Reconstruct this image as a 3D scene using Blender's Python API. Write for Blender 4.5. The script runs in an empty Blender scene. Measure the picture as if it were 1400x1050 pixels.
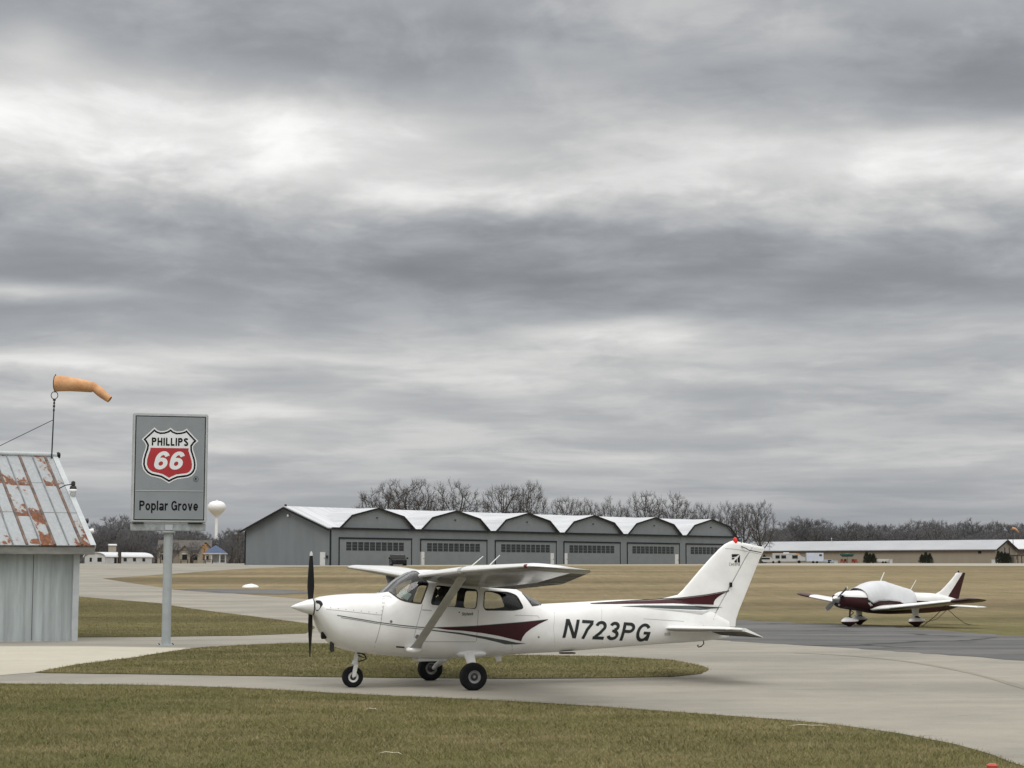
import bpy, bmesh, math, random
import numpy as np
from mathutils import Vector, Matrix, noise as mnoise
from mathutils.bvhtree import BVHTree
from mathutils.geometry import delaunay_2d_cdt
R = math.radians
random.seed(7); rng = np.random.default_rng(7)
SC = bpy.context.scene
COL = SC.collection

# ------------------------------------------------------------------ camera
F, H, YH = 2400.0, 1.83, 779.0                 # focal length and horizon row in 1400x1050 pixels, eye height
PIT = math.atan((YH - 525) / F)
cam = bpy.data.objects.new('camera', bpy.data.cameras.new('camera')); COL.objects.link(cam)
cam.location = (0, 0, H); cam.rotation_euler = (R(90) + PIT, 0, 0)
cam.data.sensor_width = 36; cam.data.lens = F / 1400 * 36
cam.data.clip_start = .1; cam.data.clip_end = 12000
SC.camera = cam

def ray(u, v):
    a = (u - 700) / F; b = (525 - v) / F
    return np.array([a, math.cos(PIT) - b * math.sin(PIT), math.sin(PIT) + b * math.cos(PIT)])

# ------------------------------------------------------------------ terrain profile
def pchip(xs, ys):
    xs = np.array(xs, float); ys = np.array(ys, float); h = np.diff(xs); d = np.diff(ys) / h
    m = np.zeros(len(xs)); m[0] = d[0]; m[-1] = d[-1]
    for i in range(1, len(xs) - 1):
        if d[i-1] * d[i] > 0:
            w1 = 2*h[i] + h[i-1]; w2 = h[i] + 2*h[i-1]
            m[i] = (w1 + w2) / (w1 / d[i-1] + w2 / d[i])
    def f(x):
        x = np.clip(x, xs[0], xs[-1]); i = np.clip(np.searchsorted(xs, x) - 1, 0, len(h) - 1)
        t = (x - xs[i]) / h[i]
        return ((1+2*t)*(1-t)**2*ys[i] + t*(1-t)**2*h[i]*m[i] + t*t*(3-2*t)*ys[i+1] + t*t*(t-1)*h[i]*m[i+1])
    return f
_tz = pchip([-80, 0, 34, 50, 70, 90, 160, 234, 300, 480, 700, 3500], [-.015, -.015, -.015, -.12, -.33, -.3, .98, 2.40, 2.84, 3.48, 3.7, 3.9])
YB = [-80, 0, 34, 38, 42, 46, 50, 55, 60, 65, 70, 75, 80, 85, 90, 96, 104, 114, 126, 140, 160, 180, 200, 216, 234, 250, 270, 300, 340, 400, 480, 580, 700, 1400, 3500]
ZB = [float(_tz(y)) for y in YB]
def tz(y): return float(np.interp(y, YB, ZB))
def ground_at(u, v):
    r = ray(u, v); lo = 5.0; y = lo
    while y < 460:
        if H + r[2] / r[1] * y < tz(y): break
        lo = y; y += 1.0
    hi = y
    for _ in range(40):
        mid = (lo + hi) / 2
        if H + r[2] / r[1] * mid < tz(mid): hi = mid
        else: lo = mid
    return r[0] / r[1] * hi, hi
def at_depth(u, v, Y):
    r = ray(u, v); return Vector((r[0] / r[1] * Y, Y, H + r[2] / r[1] * Y))

# ------------------------------------------------------------------ objects and tags
def T(o, label, cat, group=None):
    o['label'] = label; o['category'] = cat
    if group: o['group'] = group
    return o
def S(o, kind='structure'):
    o['kind'] = kind; return o
def thing(name, loc, rz, label, cat, group=None):
    o = bpy.data.objects.new(name, None); COL.objects.link(o); o.empty_display_size = .3
    o.location = loc; o.rotation_euler = (0, 0, rz); return T(o, label, cat, group)
def copy_tree(o, parent=None):
    c = o.copy(); COL.objects.link(c); c.parent = parent
    for ch in [k for k in o.children]: copy_tree(ch, c)
    return c

class MB:
    def __init__(s): s.v = []; s.f = []; s.m = []
    def add(s, vs, fs, mi=0):
        b = len(s.v); s.v += [tuple(map(float, p)) for p in vs]
        for f in fs: s.f.append(tuple(b + i for i in f)); s.m.append(mi)
        return s
    def bx(s, x0, x1, y0, y1, z0, z1, mi=0):
        v = [(x, y, z) for z in (z0, z1) for y in (y0, y1) for x in (x0, x1)]
        return s.add(v, [(0,2,3,1),(4,5,7,6),(0,1,5,4),(2,6,7,3),(0,4,6,2),(1,3,7,5)], mi)
    def loft(s, rings, cap=True, mi=0, closed=True):
        n = len(rings[0]); b = len(s.v)
        for r in rings: s.v += [tuple(map(float, p)) for p in r]
        for i in range(len(rings) - 1):
            for j in range(n if closed else n - 1):
                k = (j + 1) % n
                s.f.append((b+i*n+j, b+i*n+k, b+(i+1)*n+k, b+(i+1)*n+j)); s.m.append(mi)
        if cap:
            s.f.append(tuple(b + j for j in reversed(range(n)))); s.m.append(mi)
            e = b + (len(rings) - 1) * n; s.f.append(tuple(e + j for j in range(n))); s.m.append(mi)
        return s
    def tube(s, pts, rs, n=8, cap=True, mi=0, flat=1.0):
        pts = [Vector(p) for p in pts]
        if not hasattr(rs, '__len__'): rs = [rs] * len(pts)
        rings = []; ref = None
        for i, p in enumerate(pts):
            d = (pts[min(i+1, len(pts)-1)] - pts[max(i-1, 0)]).normalized()
            if ref is None: ref = Vector((1, 0, 0)) if abs(d.x) < .8 else Vector((0, 1, 0))
            a = (ref - d * ref.dot(d)).normalized(); bb = d.cross(a); ref = a
            rings.append([p + (a * math.cos(t) + bb * math.sin(t) * flat) * rs[i] for t in [2*math.pi*k/n for k in range(n)]])
        return s.loft(rings, cap, mi)
    def lathe(s, prof, n=24, axis='z', c=(0,0,0), mi=0, cap=True):
        c = Vector(c); rings = []
        for r, h in prof:
            ring = []
            for k in range(n):
                t = 2*math.pi*k/n; a, b = r*math.cos(t), r*math.sin(t)
                p = {'z': (a, b, h), 'y': (b, h, a), 'x': (h, a, b)}[axis]; ring.append(c + Vector(p))
            rings.append(ring)
        return s.loft(rings, cap, mi)
    def prism(s, poly, a, b, fn, mi=0):
        """poly of 2D points, fn(p, t) -> 3D for t = a and b"""
        n = len(poly); v = [fn(p, a) for p in poly] + [fn(p, b) for p in poly]
        fs = [tuple(reversed(range(n))), tuple(range(n, 2*n))] + [(i, (i+1) % n, n+(i+1) % n, n+i) for i in range(n)]
        return s.add(v, fs, mi)
    def build(s, name, mats, parent=None, ang=35, bevel=0):
        me = bpy.data.meshes.new(name); me.from_pydata(s.v, [], s.f); me.validate()
        if not isinstance(mats, (list, tuple)): mats = [mats]
        for m in mats: me.materials.append(m)
        if len(mats) > 1 and len(me.polygons) == len(s.m): me.polygons.foreach_set('material_index', s.m)
        bm = bmesh.new(); bm.from_mesh(me); bmesh.ops.recalc_face_normals(bm, faces=bm.faces)
        if bevel: bmesh.ops.bevel(bm, geom=[e for e in bm.edges if len(e.link_faces) == 2 and e.calc_face_angle(0) > .7], offset=bevel, segments=2, affect='EDGES')
        bm.to_mesh(me); bm.free()
        smooth(me, ang)
        o = bpy.data.objects.new(name, me); COL.objects.link(o); o.parent = parent
        return o
def smooth(me, ang=35):
    me.polygons.foreach_set('use_smooth', [True] * len(me.polygons))
    me.set_sharp_from_angle(angle=R(ang)); me.update()

# ------------------------------------------------------------------ materials
def nt_new(name):
    m = bpy.data.materials.new(name); m.use_nodes = True; nt = m.node_tree
    return m, nt, nt.nodes['Principled BSDF']
def nd(nt, typ, **kw):
    n = nt.nodes.new(typ)
    for k, v in kw.items():
        if k in n.inputs: n.inputs[k].default_value = v
        else: setattr(n, k, v)
    return n
def link(nt, a, b): nt.links.new(a, b)
def math_(nt, op, a, b=None, c=None, clamp=False):
    n = nt.nodes.new('ShaderNodeMath'); n.operation = op; n.use_clamp = clamp
    for i, x in enumerate((a, b, c)):
        if x is None: continue
        if isinstance(x, (int, float)): n.inputs[i].default_value = x
        else: nt.links.new(x, n.inputs[i])
    return n.outputs[0]
def mixc(nt, fac, a, b, blend='MIX'):
    n = nt.nodes.new('ShaderNodeMix'); n.data_type = 'RGBA'; n.blend_type = blend
    for i, x in ((0, fac), (6, a), (7, b)):
        if isinstance(x, (int, float)): n.inputs[i].default_value = x
        elif isinstance(x, (tuple, list)): n.inputs[i].default_value = (*x[:3], 1)
        else: nt.links.new(x, n.inputs[i])
    return n.outputs[2]
def ramp(nt, x, lo, hi):
    n = nt.nodes.new('ShaderNodeMapRange'); n.interpolation_type = 'SMOOTHSTEP'
    nt.links.new(x, n.inputs[0]); n.inputs[1].default_value = lo; n.inputs[2].default_value = hi
    return n.outputs[0]
def noise(nt, vec, scale, detail=5, rough=.6, stretch=None, off=(0,0,0)):
    if stretch or off != (0,0,0):
        mp = nd(nt, 'ShaderNodeMapping'); mp.inputs['Scale'].default_value = stretch or (1,1,1); mp.inputs['Location'].default_value = off
        link(nt, vec, mp.inputs[0]); vec = mp.outputs[0]
    n = nd(nt, 'ShaderNodeTexNoise', Scale=scale, Detail=detail, Roughness=rough); link(nt, vec, n.inputs['Vector'])
    return n.outputs[0]
def mat(name, col, rough=.6, metal=0., var=.12, scale=2., bump=0., bscale=30., coat=0., stretch=None, col2=None, world=False, rvar=.0, spec=.5):
    m, nt, p = nt_new(name)
    p.inputs['Roughness'].default_value = rough; p.inputs['Metallic'].default_value = metal
    p.inputs['Coat Weight'].default_value = coat; p.inputs['Coat Roughness'].default_value = .08
    p.inputs['Specular IOR Level'].default_value = spec
    vec = nd(nt, 'ShaderNodeNewGeometry').outputs['Position'] if world else nd(nt, 'ShaderNodeTexCoord').outputs['Object']
    n = noise(nt, vec, scale, 6, .65, stretch)
    k = ramp(nt, n, .3, .7)
    c2 = col2 or tuple(min(1, c * (1 + var)) for c in col)
    link(nt, mixc(nt, k, tuple(c * (1 - var) for c in col), c2), p.inputs['Base Color'])
    if rvar:
        link(nt, math_(nt, 'MULTIPLY_ADD', n, rvar, rough - rvar/2, True), p.inputs['Roughness'])
    if bump:
        b = nd(nt, 'ShaderNodeBump', Strength=bump, Distance=.02); link(nt, noise(nt, vec, bscale, 4, .6, stretch), b.inputs['Height'])
        link(nt, b.outputs[0], p.inputs['Normal'])
    return m
M = {}
M['paint'] = mat('white_paint', (.80,.80,.79), .34, var=.055, scale=2.2, coat=.45, rvar=.2, bump=.05, bscale=2.6)
M['strut'] = mat('shaded_strut_paint', (.40,.395,.38), .45, var=.12, scale=3, coat=.2)  # white strut toned down, the wing's shadow put into its colour
M['paint_old'] = mat('aged_white_paint', (.74,.74,.73), .45, var=.06, scale=2.5, coat=.2, rvar=.2)
M['maroon'] = mat('maroon_paint', (.046,.007,.011), .4, var=.12, coat=.0, spec=.3)
M['gray_stripe'] = mat('gray_stripe_paint', (.070,.082,.083), .42, var=.1, spec=.3)
M['light_stripe'] = mat('silver_stripe_paint', (.45,.45,.44), .4, var=.06)
M['letter'] = mat('letter_paint', (.024,.030,.030), .45, var=.1, spec=.25)
M['black'] = mat('black_paint', (.008,.008,.009), .5, var=.2, spec=.25)
M['rubber'] = mat('rubber', (.011,.011,.012), .85, var=.25, scale=9, bump=.15, bscale=60, spec=.2)
M['seal'] = mat('window_rubber', (.05,.05,.052), .7, var=.1, spec=.2)
M['seam'] = mat('panel_gap', (.42,.42,.41), .6, var=.1)
M['alu'] = mat('bare_aluminium', (.55,.55,.55), .38, metal=.9, var=.1, scale=8)
M['darkmetal'] = mat('dark_metal', (.05,.05,.05), .45, metal=.6, var=.2)
M['interior'] = mat('cabin_lining', (.045,.045,.047), .8, var=.2)
M['seat'] = mat('seat_cloth', (.022,.022,.026), .85, var=.2, scale=12)
M['paper'] = mat('green_paper', (.42,.56,.47), .7, var=.12, scale=14)
M['red'] = mat('red_lens', (.16,.012,.012), .2, var=.05)
M['red_lit'] = mat('red_beacon_lens', (.6,.02,.015), .2, var=.05)
_p = M['red_lit'].node_tree.nodes['Principled BSDF']; _p.inputs['Emission Color'].default_value = (1,.03,.02,1); _p.inputs['Emission Strength'].default_value = .12
M['lens'] = mat('clear_lens', (.35,.36,.36), .12, var=.1, coat=.5)
M['rim_'] = None
M['prop'] = mat('propeller_black', (.010,.010,.012), .5, var=.3, scale=5, spec=.3)
def under_shade_paint(dk):  # downward faces carry shade and ground reflection in their colour, blotched with grime
    m, nt, p = nt_new('white_paint_shaded_grimy_below'); p.inputs['Coat Weight'].default_value = .4; p.inputs['Coat Roughness'].default_value = .1
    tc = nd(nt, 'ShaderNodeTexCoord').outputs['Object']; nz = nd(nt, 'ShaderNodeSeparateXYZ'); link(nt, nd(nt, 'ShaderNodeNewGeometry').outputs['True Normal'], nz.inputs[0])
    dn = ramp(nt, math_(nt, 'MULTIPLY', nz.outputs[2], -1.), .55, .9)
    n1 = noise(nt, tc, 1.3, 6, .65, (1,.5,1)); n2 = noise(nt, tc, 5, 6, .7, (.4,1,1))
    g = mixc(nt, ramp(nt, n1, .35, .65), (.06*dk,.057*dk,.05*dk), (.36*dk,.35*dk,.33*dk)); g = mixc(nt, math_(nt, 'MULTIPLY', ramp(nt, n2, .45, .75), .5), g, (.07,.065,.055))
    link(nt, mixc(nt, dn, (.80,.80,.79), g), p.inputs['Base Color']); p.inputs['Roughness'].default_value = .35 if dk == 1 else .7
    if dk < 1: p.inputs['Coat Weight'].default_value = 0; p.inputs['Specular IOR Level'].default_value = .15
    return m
M['rim'] = mat('wheel_paint', (.24,.24,.24), .5, var=.2, scale=14)
M['white'] = mat('white', (.78,.78,.77), .5, var=.05)
M['under'] = under_shade_paint(1.); M['under_dark'] = under_shade_paint(.55)  # the second puts deeper underside shade into the colour
del M['rim_']
def glass_mat(name, tint, refl=1.0):
    m, nt, p = nt_new(name); nt.nodes.remove(p); out = nt.nodes['Material Output']
    tr = nd(nt, 'ShaderNodeBsdfTransparent'); tr.inputs[0].default_value = (*tint, 1)
    gl = nd(nt, 'ShaderNodeBsdfGlossy', Roughness=.03)
    fr = nd(nt, 'ShaderNodeFresnel', IOR=1.45); mx = nd(nt, 'ShaderNodeMixShader')
    link(nt, math_(nt, 'MULTIPLY', fr.outputs[0], refl, clamp=True), mx.inputs[0]); link(nt, tr.outputs[0], mx.inputs[1]); link(nt, gl.outputs[0], mx.inputs[2]); link(nt, mx.outputs[0], out.inputs[0])
    return m
M['glass'] = glass_mat('acrylic_glass', (.80,.82,.82))
M['wshield'] = glass_mat('windscreen_acrylic', (.74,.76,.76), 1.6)
def pane_mat(name, c=(.014,.016,.018)):
    return mat(name, c, .2, var=.3, scale=3, spec=.35)
M['pane'] = pane_mat('dark_window_glass')

# ------------------------------------------------------------------ sky
def build_world():
    w = bpy.data.worlds.new('World'); SC.world = w; w.use_nodes = True; nt = w.node_tree; nt.nodes.clear()
    out = nd(nt, 'ShaderNodeOutputWorld'); bg = nd(nt, 'ShaderNodeBackground'); bg.inputs['Strength'].default_value = .1
    link(nt, bg.outputs[0], out.inputs[0])
    sky = nd(nt, 'ShaderNodeTexSky'); sky.sky_type = 'NISHITA'; sky.sun_disc = False
    sky.sun_elevation = SUN_EL; sky.sun_rotation = SUN_ROT; sky.air_density = 1; sky.dust_density = 3
    g = nd(nt, 'ShaderNodeTexCoord').outputs['Generated']
    sp = nd(nt, 'ShaderNodeSeparateXYZ'); link(nt, g, sp.inputs[0]); x, y, z = sp.outputs
    zc = math_(nt, 'MAXIMUM', z, 0.0)
    el = math_(nt, 'MULTIPLY', math_(nt, 'ARCSINE', zc), 57.2958)
    az = math_(nt, 'MULTIPLY', math_(nt, 'ARCTAN2', x, y), 57.2958)
    # cloud layers get thinner and flatter towards the horizon: log of the elevation
    lg = math_(nt, 'MULTIPLY', math_(nt, 'LOGARITHM', math_(nt, 'ADD', el, 2.2), 2.718), 1.75)
    cv = nd(nt, 'ShaderNodeCombineXYZ'); link(nt, math_(nt, 'MULTIPLY', az, .066), cv.inputs[0]); link(nt, lg, cv.inputs[1]); Q = cv.outputs[0]
    def nz(vec, scale, det, ro, off, st=None): return math_(nt, 'SUBTRACT', noise(nt, vec, scale, det, ro, st or (1,1,1), off), .5)
    wn = nd(nt, 'ShaderNodeTexNoise', Scale=1.5, Detail=4., Roughness=.5); link(nt, Q, wn.inputs['Vector'])
    wv = nd(nt, 'ShaderNodeVectorMath', operation='MULTIPLY_ADD'); link(nt, wn.outputs['Color'], wv.inputs[0]); wv.inputs[1].default_value = (.36,.20,0); link(nt, Q, wv.inputs[2]); QW = wv.outputs[0]
    big = nz(QW, 1.05, 3, .45, (2.2,.4,1.5), (.8,1,1)); mid = nz(QW, 2.4, 6, .5, (5.2,8.4,2.5), (.8,1,1)); fin = nz(QW, 6.5, 7, .55, (1.1,3.3,.5), (.8,1,1)); stv = nz(QW, 3.4, 6, .52, (4.2,3.4,6.5), (.30,.95,1)); puf = nz(QW, 4.6, 7, .55, (9.2,1.4,3.5), (.5,1,1))
    damp = ramp(nt, el, .5, 9.)
    warp = math_(nt, 'ADD', math_(nt, 'MULTIPLY', big, 2.8), math_(nt, 'ADD', math_(nt, 'MULTIPLY', mid, 2.2), math_(nt, 'MULTIPLY', fin, 1.0)))
    warp = math_(nt, 'MULTIPLY', warp, math_(nt, 'MULTIPLY_ADD', damp, .8, .2))
    elw = math_(nt, 'ADD', math_(nt, 'ADD', el, warp), math_(nt, 'MULTIPLY', math_(nt, 'MULTIPLY', az, .075), ramp(nt, el, 11.5, 14.5)))
    fc = nd(nt, 'ShaderNodeFloatCurve'); link(nt, math_(nt, 'DIVIDE', elw, 40.), fc.inputs['Value'])
    prof = PROF
    cu = fc.mapping.curves[0]
    while len(cu.points) < len(prof): cu.points.new(.5, .5)
    for pt, (a, b) in zip(cu.points, prof): pt.location = (a / 40, b / 1.5); pt.handle_type = 'AUTO'
    fc.mapping.update()
    v = math_(nt, 'MULTIPLY', fc.outputs[0], 1.5)
    def blob(px, py, sx, sy, amp):
        a0 = (px - 700) * .02387; e0 = (779 - py) * .0235
        da = math_(nt, 'DIVIDE', math_(nt, 'ADD', math_(nt, 'SUBTRACT', az, a0), math_(nt, 'MULTIPLY', warp, 1.3)), sx * .02387)
        de = math_(nt, 'DIVIDE', math_(nt, 'ADD', math_(nt, 'SUBTRACT', el, e0), math_(nt, 'MULTIPLY', warp, .45)), sy * .0235)
        r2 = math_(nt, 'ADD', math_(nt, 'MULTIPLY', da, da), math_(nt, 'MULTIPLY', de, de))
        return math_(nt, 'MULTIPLY', math_(nt, 'EXPONENT', math_(nt, 'MULTIPLY', r2, -1.)), amp)
    for b in BLOBS: v = math_(nt, 'ADD', v, blob(*b))
    m = math_(nt, 'MULTIPLY', math_(nt, 'ADD', math_(nt, 'MULTIPLY', stv, .80), math_(nt, 'MULTIPLY', puf, .34)), math_(nt, 'MULTIPLY_ADD', ramp(nt, el, .3, 3.5), .75, .25))
    for n, k in ((big, .14), (mid, .34), (fin, .24)): m = math_(nt, 'ADD', m, math_(nt, 'MULTIPLY', math_(nt, 'MULTIPLY', n, k), math_(nt, 'MULTIPLY_ADD', damp, .7, .3)))
    fi2 = nz(QW, 13., 8, .62, (6.1,2.3,8.5), (.7,1,1))
    edge = math_(nt, 'ADD', math_(nt, 'ADD', puf, math_(nt, 'MULTIPLY', mid, .7)), math_(nt, 'ADD', math_(nt, 'MULTIPLY', fin, .45), math_(nt, 'MULTIPLY', fi2, .16)))
    pat = math_(nt, 'SUBTRACT', ramp(nt, edge, -.13, .17), .5)
    m = math_(nt, 'ADD', m, math_(nt, 'MULTIPLY', math_(nt, 'MULTIPLY', pat, .15), math_(nt, 'MULTIPLY_ADD', ramp(nt, el, .5, 4.), .8, .2)))
    m = math_(nt, 'ADD', m, math_(nt, 'MULTIPLY', fi2, .09))
    v = math_(nt, 'MULTIPLY', v, math_(nt, 'EXPONENT', m))
    v = math_(nt, 'MAXIMUM', v, .2)
    hue = ramp(nt, v, .25, .62)
    c = mixc(nt, hue, (.945, .99, 1.06), (1.0, 1.0, .985))
    vm = nd(nt, 'ShaderNodeVectorMath', operation='SCALE'); link(nt, c, vm.inputs[0]); link(nt, math_(nt, 'MULTIPLY', v, 10 * SKY_GAIN), vm.inputs['Scale'])
    link(nt, mixc(nt, .97, sky.outputs[0], vm.outputs[0]), bg.inputs['Color'])
PROF = [(0,.32),(.8,.32),(1.8,.37),(2.8,.43),(3.8,.49),(4.9,.52),(5.6,.50),(6.3,.545),(6.9,.51),(7.6,.45),(8.4,.345),(9.2,.31),(10.1,.325),(11,.42),(11.9,.57),(12.8,.68),(14,.63),(15,.50),(16,.41),(17.2,.37),(18.5,.42),(21,.5),(25,.95),(32,1.25),(40,1.3)]
BLOBS = ((120,205,260,55,.12),(430,160,120,36,.06),(690,268,110,22,.16),(1150,235,200,38,.10),(850,452,110,17,.26),(990,415,70,12,.10),(20,412,120,12,.20),(60,500,300,10,.20),(350,560,150,16,.12),(960,395,110,10,.07),
         (760,190,190,38,-.14),(800,110,300,40,-.03),(1340,140,170,50,-.06),(250,60,200,26,-.07),(1150,400,260,22,-.03),(1150,575,330,22,-.08),(1150,500,300,14,-.05),(330,612,160,12,.08),(30,90,60,40,.12))
SUN_EL, SUN_ROT, SKY_GAIN = R(58), R(196), 1.06
build_world()
sl = bpy.data.lights.new('sun', 'SUN'); sl.energy = 1.35; sl.angle = R(35); sl.color = (1, .97, .93)
so = bpy.data.objects.new('sun', sl); COL.objects.link(so); so.location = (0, 0, 60)
# the sun stands high, behind the camera and a little to the left; soft light through thin cloud
_sd = Vector((math.sin(SUN_ROT) * math.cos(SUN_EL), math.cos(SUN_ROT) * math.cos(SUN_EL), math.sin(SUN_EL)))
so.rotation_euler = _sd.to_track_quat('Z', 'Y').to_euler()
SC.view_settings.view_transform = 'Standard'; SC.view_settings.look = 'None'; SC.view_settings.exposure = 0; SC.view_settings.gamma = 1

# ------------------------------------------------------------------ ground materials
def grass_ground(name, near, far, dry, k):
    m, nt, p = nt_new(name); p.inputs['Roughness'].default_value = .95; p.inputs['Specular IOR Level'].default_value = .1
    pos = nd(nt, 'ShaderNodeNewGeometry').outputs['Position']
    sp = nd(nt, 'ShaderNodeSeparateXYZ'); link(nt, pos, sp.inputs[0])
    fardist = ramp(nt, sp.outputs[1], 45, 110)
    base = mixc(nt, fardist, near, far)
    n1 = noise(nt, pos, .22, 5, .65); n2 = noise(nt, pos, 1.1, 6, .7); n3 = noise(nt, pos, 14, 5, .75); n4 = noise(nt, pos, .05, 5, .6, (.16, 1.1, 1)); n5 = noise(nt, pos, 55, 3, .8)
    c = mixc(nt, math_(nt, 'MULTIPLY', ramp(nt, n2, .42, .68), .55), base, dry)
    c = mixc(nt, math_(nt, 'MULTIPLY', ramp(nt, n1, .5, .72), .45), c, tuple(a * b for a, b in zip(near, (.62, .85, .6))))
    n6 = noise(nt, pos, 1.6, 5, .7, (1.,.10,1)); n7 = noise(nt, pos, .09, 4, .6, (.5,1,1), (9,2,0)); band = math_(nt, 'MULTIPLY', math_(nt, 'MULTIPLY_ADD', ramp(nt, n4, .32, .68), .52, .70), math_(nt, 'MULTIPLY', math_(nt, 'MULTIPLY_ADD', n6, .7, .65), math_(nt, 'MULTIPLY_ADD', n7, .5, .75)))
    fine = math_(nt, 'MULTIPLY_ADD', n3, 1.2, .4); fine2 = math_(nt, 'MULTIPLY_ADD', n5, 1.0, .5)
    f = math_(nt, 'MULTIPLY', math_(nt, 'MULTIPLY', band, fine), fine2)
    vm = nd(nt, 'ShaderNodeVectorMath', operation='SCALE'); link(nt, c, vm.inputs[0]); link(nt, math_(nt, 'MULTIPLY', f, k), vm.inputs['Scale'])
    link(nt, vm.outputs[0], p.inputs['Base Color'])
    b = nd(nt, 'ShaderNodeBump', Strength=.7, Distance=.05); link(nt, math_(nt, 'ADD', n3, n5), b.inputs['Height']); link(nt, b.outputs[0], p.inputs['Normal'])
    return m
M['grass'] = grass_ground('dormant_grass', (.138,.130,.050), (.212,.168,.098), (.25,.20,.115), 1.0)
M['grass_isl'] = grass_ground('dormant_grass_mown', (.118,.106,.043), (.15,.125,.055), (.20,.16,.08), .95)
def pavement(name, col, stain, k_stain, fine=.22, streak=(.6,.9,1), cracks=0., crackcol=(.03,.03,.03), cscale=.35):
    m, nt, p = nt_new(name); p.inputs['Roughness'].default_value = .85; p.inputs['Specular IOR Level'].default_value = .25
    pos = nd(nt, 'ShaderNodeNewGeometry').outputs['Position']
    n1 = noise(nt, pos, .35, 6, .65, streak); n2 = noise(nt, pos, 1.8, 6, .7); n3 = noise(nt, pos, 28, 4, .8); n4 = noise(nt, pos, .16, 5, .62, (.5,1.3,1))
    c = mixc(nt, math_(nt, 'MULTIPLY', ramp(nt, n1, .36, .80), k_stain), col, stain)
    c = mixc(nt, math_(nt, 'MULTIPLY', ramp(nt, n4, .46, .62), k_stain * .6), c, stain)
    f = math_(nt, 'MULTIPLY', math_(nt, 'MULTIPLY_ADD', n3, fine * 2, 1 - fine), math_(nt, 'MULTIPLY_ADD', n2, .3, .85))
    vm = nd(nt, 'ShaderNodeVectorMath', operation='SCALE'); link(nt, c, vm.inputs[0]); link(nt, f, vm.inputs['Scale'])
    n8 = noise(nt, pos, 2.6, 3, .5, (.7,1,1), (3,8,0)); o = mixc(nt, math_(nt, 'MULTIPLY', ramp(nt, n8, .66, .74), .35), vm.outputs[0], tuple(c * .45 for c in col))
    if cracks:
        wv = nd(nt, 'ShaderNodeTexVoronoi', feature='DISTANCE_TO_EDGE', Scale=cscale)
        wn = nd(nt, 'ShaderNodeTexNoise', Scale=.8, Detail=6.); link(nt, pos, wn.inputs['Vector'])
        va = nd(nt, 'ShaderNodeVectorMath', operation='MULTIPLY_ADD'); link(nt, wn.outputs['Color'], va.inputs[0]); va.inputs[1].default_value = (1.2,1.2,0); link(nt, pos, va.inputs[2])
        mp = nd(nt, 'ShaderNodeMapping'); mp.inputs['Scale'].default_value = (.35, 1, 1); link(nt, va.outputs[0], mp.inputs[0]); link(nt, mp.outputs[0], wv.inputs['Vector'])
        k = math_(nt, 'MULTIPLY', ramp(nt, math_(nt, 'SUBTRACT', 1., wv.outputs['Distance']), .972, .995), cracks)
        o = mixc(nt, k, o, crackcol)
    link(nt, o, p.inputs['Base Color'])
    b = nd(nt, 'ShaderNodeBump', Strength=.25, Distance=.01); link(nt, n3, b.inputs['Height']); link(nt, b.outputs[0], p.inputs['Normal'])
    return m
M['concrete'] = pavement('worn_concrete', (.298,.276,.232), (.198,.184,.156), .95, cracks=.0)
M['bright'] = pavement('pale_concrete', (.45,.42,.345), (.37,.34,.275), .7)
M['asphalt'] = pavement('old_asphalt', (.080,.080,.079), (.155,.152,.146), .9, .35, (.3,1.1,1), cracks=.85, crackcol=(.02,.02,.02), cscale=.30)
M['road'] = pavement('far_pale_road', (.34,.315,.255), (.28,.26,.21), .6)
M['stain'] = pavement('tyre_stain', (.25,.228,.185), (.20,.18,.15), .8)

def fill2d(poly, step=None):
    pts = [Vector((p[0], p[1])) for p in poly]; n = len(pts)
    ed = [(i, (i+1) % n) for i in range(n)]
    if step:
        a = np.array([(p.x, p.y) for p in pts]); lo = a.min(0); hi = a.max(0)
        gx = np.arange(lo[0] + step/2, hi[0], step); gy = np.arange(lo[1] + step/2, hi[1], step)
        if len(gx) and len(gy):
            g = np.array(np.meshgrid(gx, gy)).reshape(2, -1).T
            g = g[inpoly(g, a)]
            pts += [Vector((float(p[0]), float(p[1]))) for p in g]
    vs, _, fs, *_ = delaunay_2d_cdt(pts, ed, [], 1, 1e-6)
    return [(v.x, v.y) for v in vs], [tuple(f) for f in fs]
def inpoly(P, poly):
    x, y = P[:, 0], P[:, 1]; r = np.zeros(len(P), bool); n = len(poly)
    for i in range(n):
        x1, y1 = poly[i]; x2, y2 = poly[(i+1) % n]
        c = ((y1 > y) != (y2 > y)); xi = (x2 - x1) * (y - y1) / ((y2 - y1) if y2 != y1 else 1e-9) + x1
        r ^= c & (x < xi)
    return r
def wobble(poly, amp, step):
    """subdivide a ground outline and fray it slightly"""
    out = []
    for i in range(len(poly)):
        a = Vector(poly[i]); b = Vector(poly[(i+1) % len(poly)]); n = max(1, int((b - a).length / step)); n = min(n, 60)
        nn = Vector((-(b-a).y, (b-a).x)).normalized() if (b-a).length > 0 else Vector((0,0))
        for k in range(n):
            p = a.lerp(b, k / n); q = mnoise.noise(Vector((p.x * 1.3, p.y * 1.3, 0))) + .5 * mnoise.noise(Vector((p.x * 4, p.y * 4, 3)))
            p = p + nn * q * amp
            out.append((p.x, p.y))
    return out
def smooth_px(pts, n=6):
    """Catmull-Rom through an open pixel polyline"""
    P = [np.array(p, float) for p in pts]; P = [2*P[0]-P[1]] + P + [2*P[-1]-P[-2]]; out = []
    for i in range(1, len(P) - 2):
        for k in range(n):
            t = k / n; a, b, c, d = P[i-1:i+3]
            out.append(tuple(.5 * (2*b + (c-a)*t + (2*a-5*b+4*c-d)*t*t + (3*b-a-3*c+d)*t**3)))
    out.append(tuple(P[-2])); return out
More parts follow.
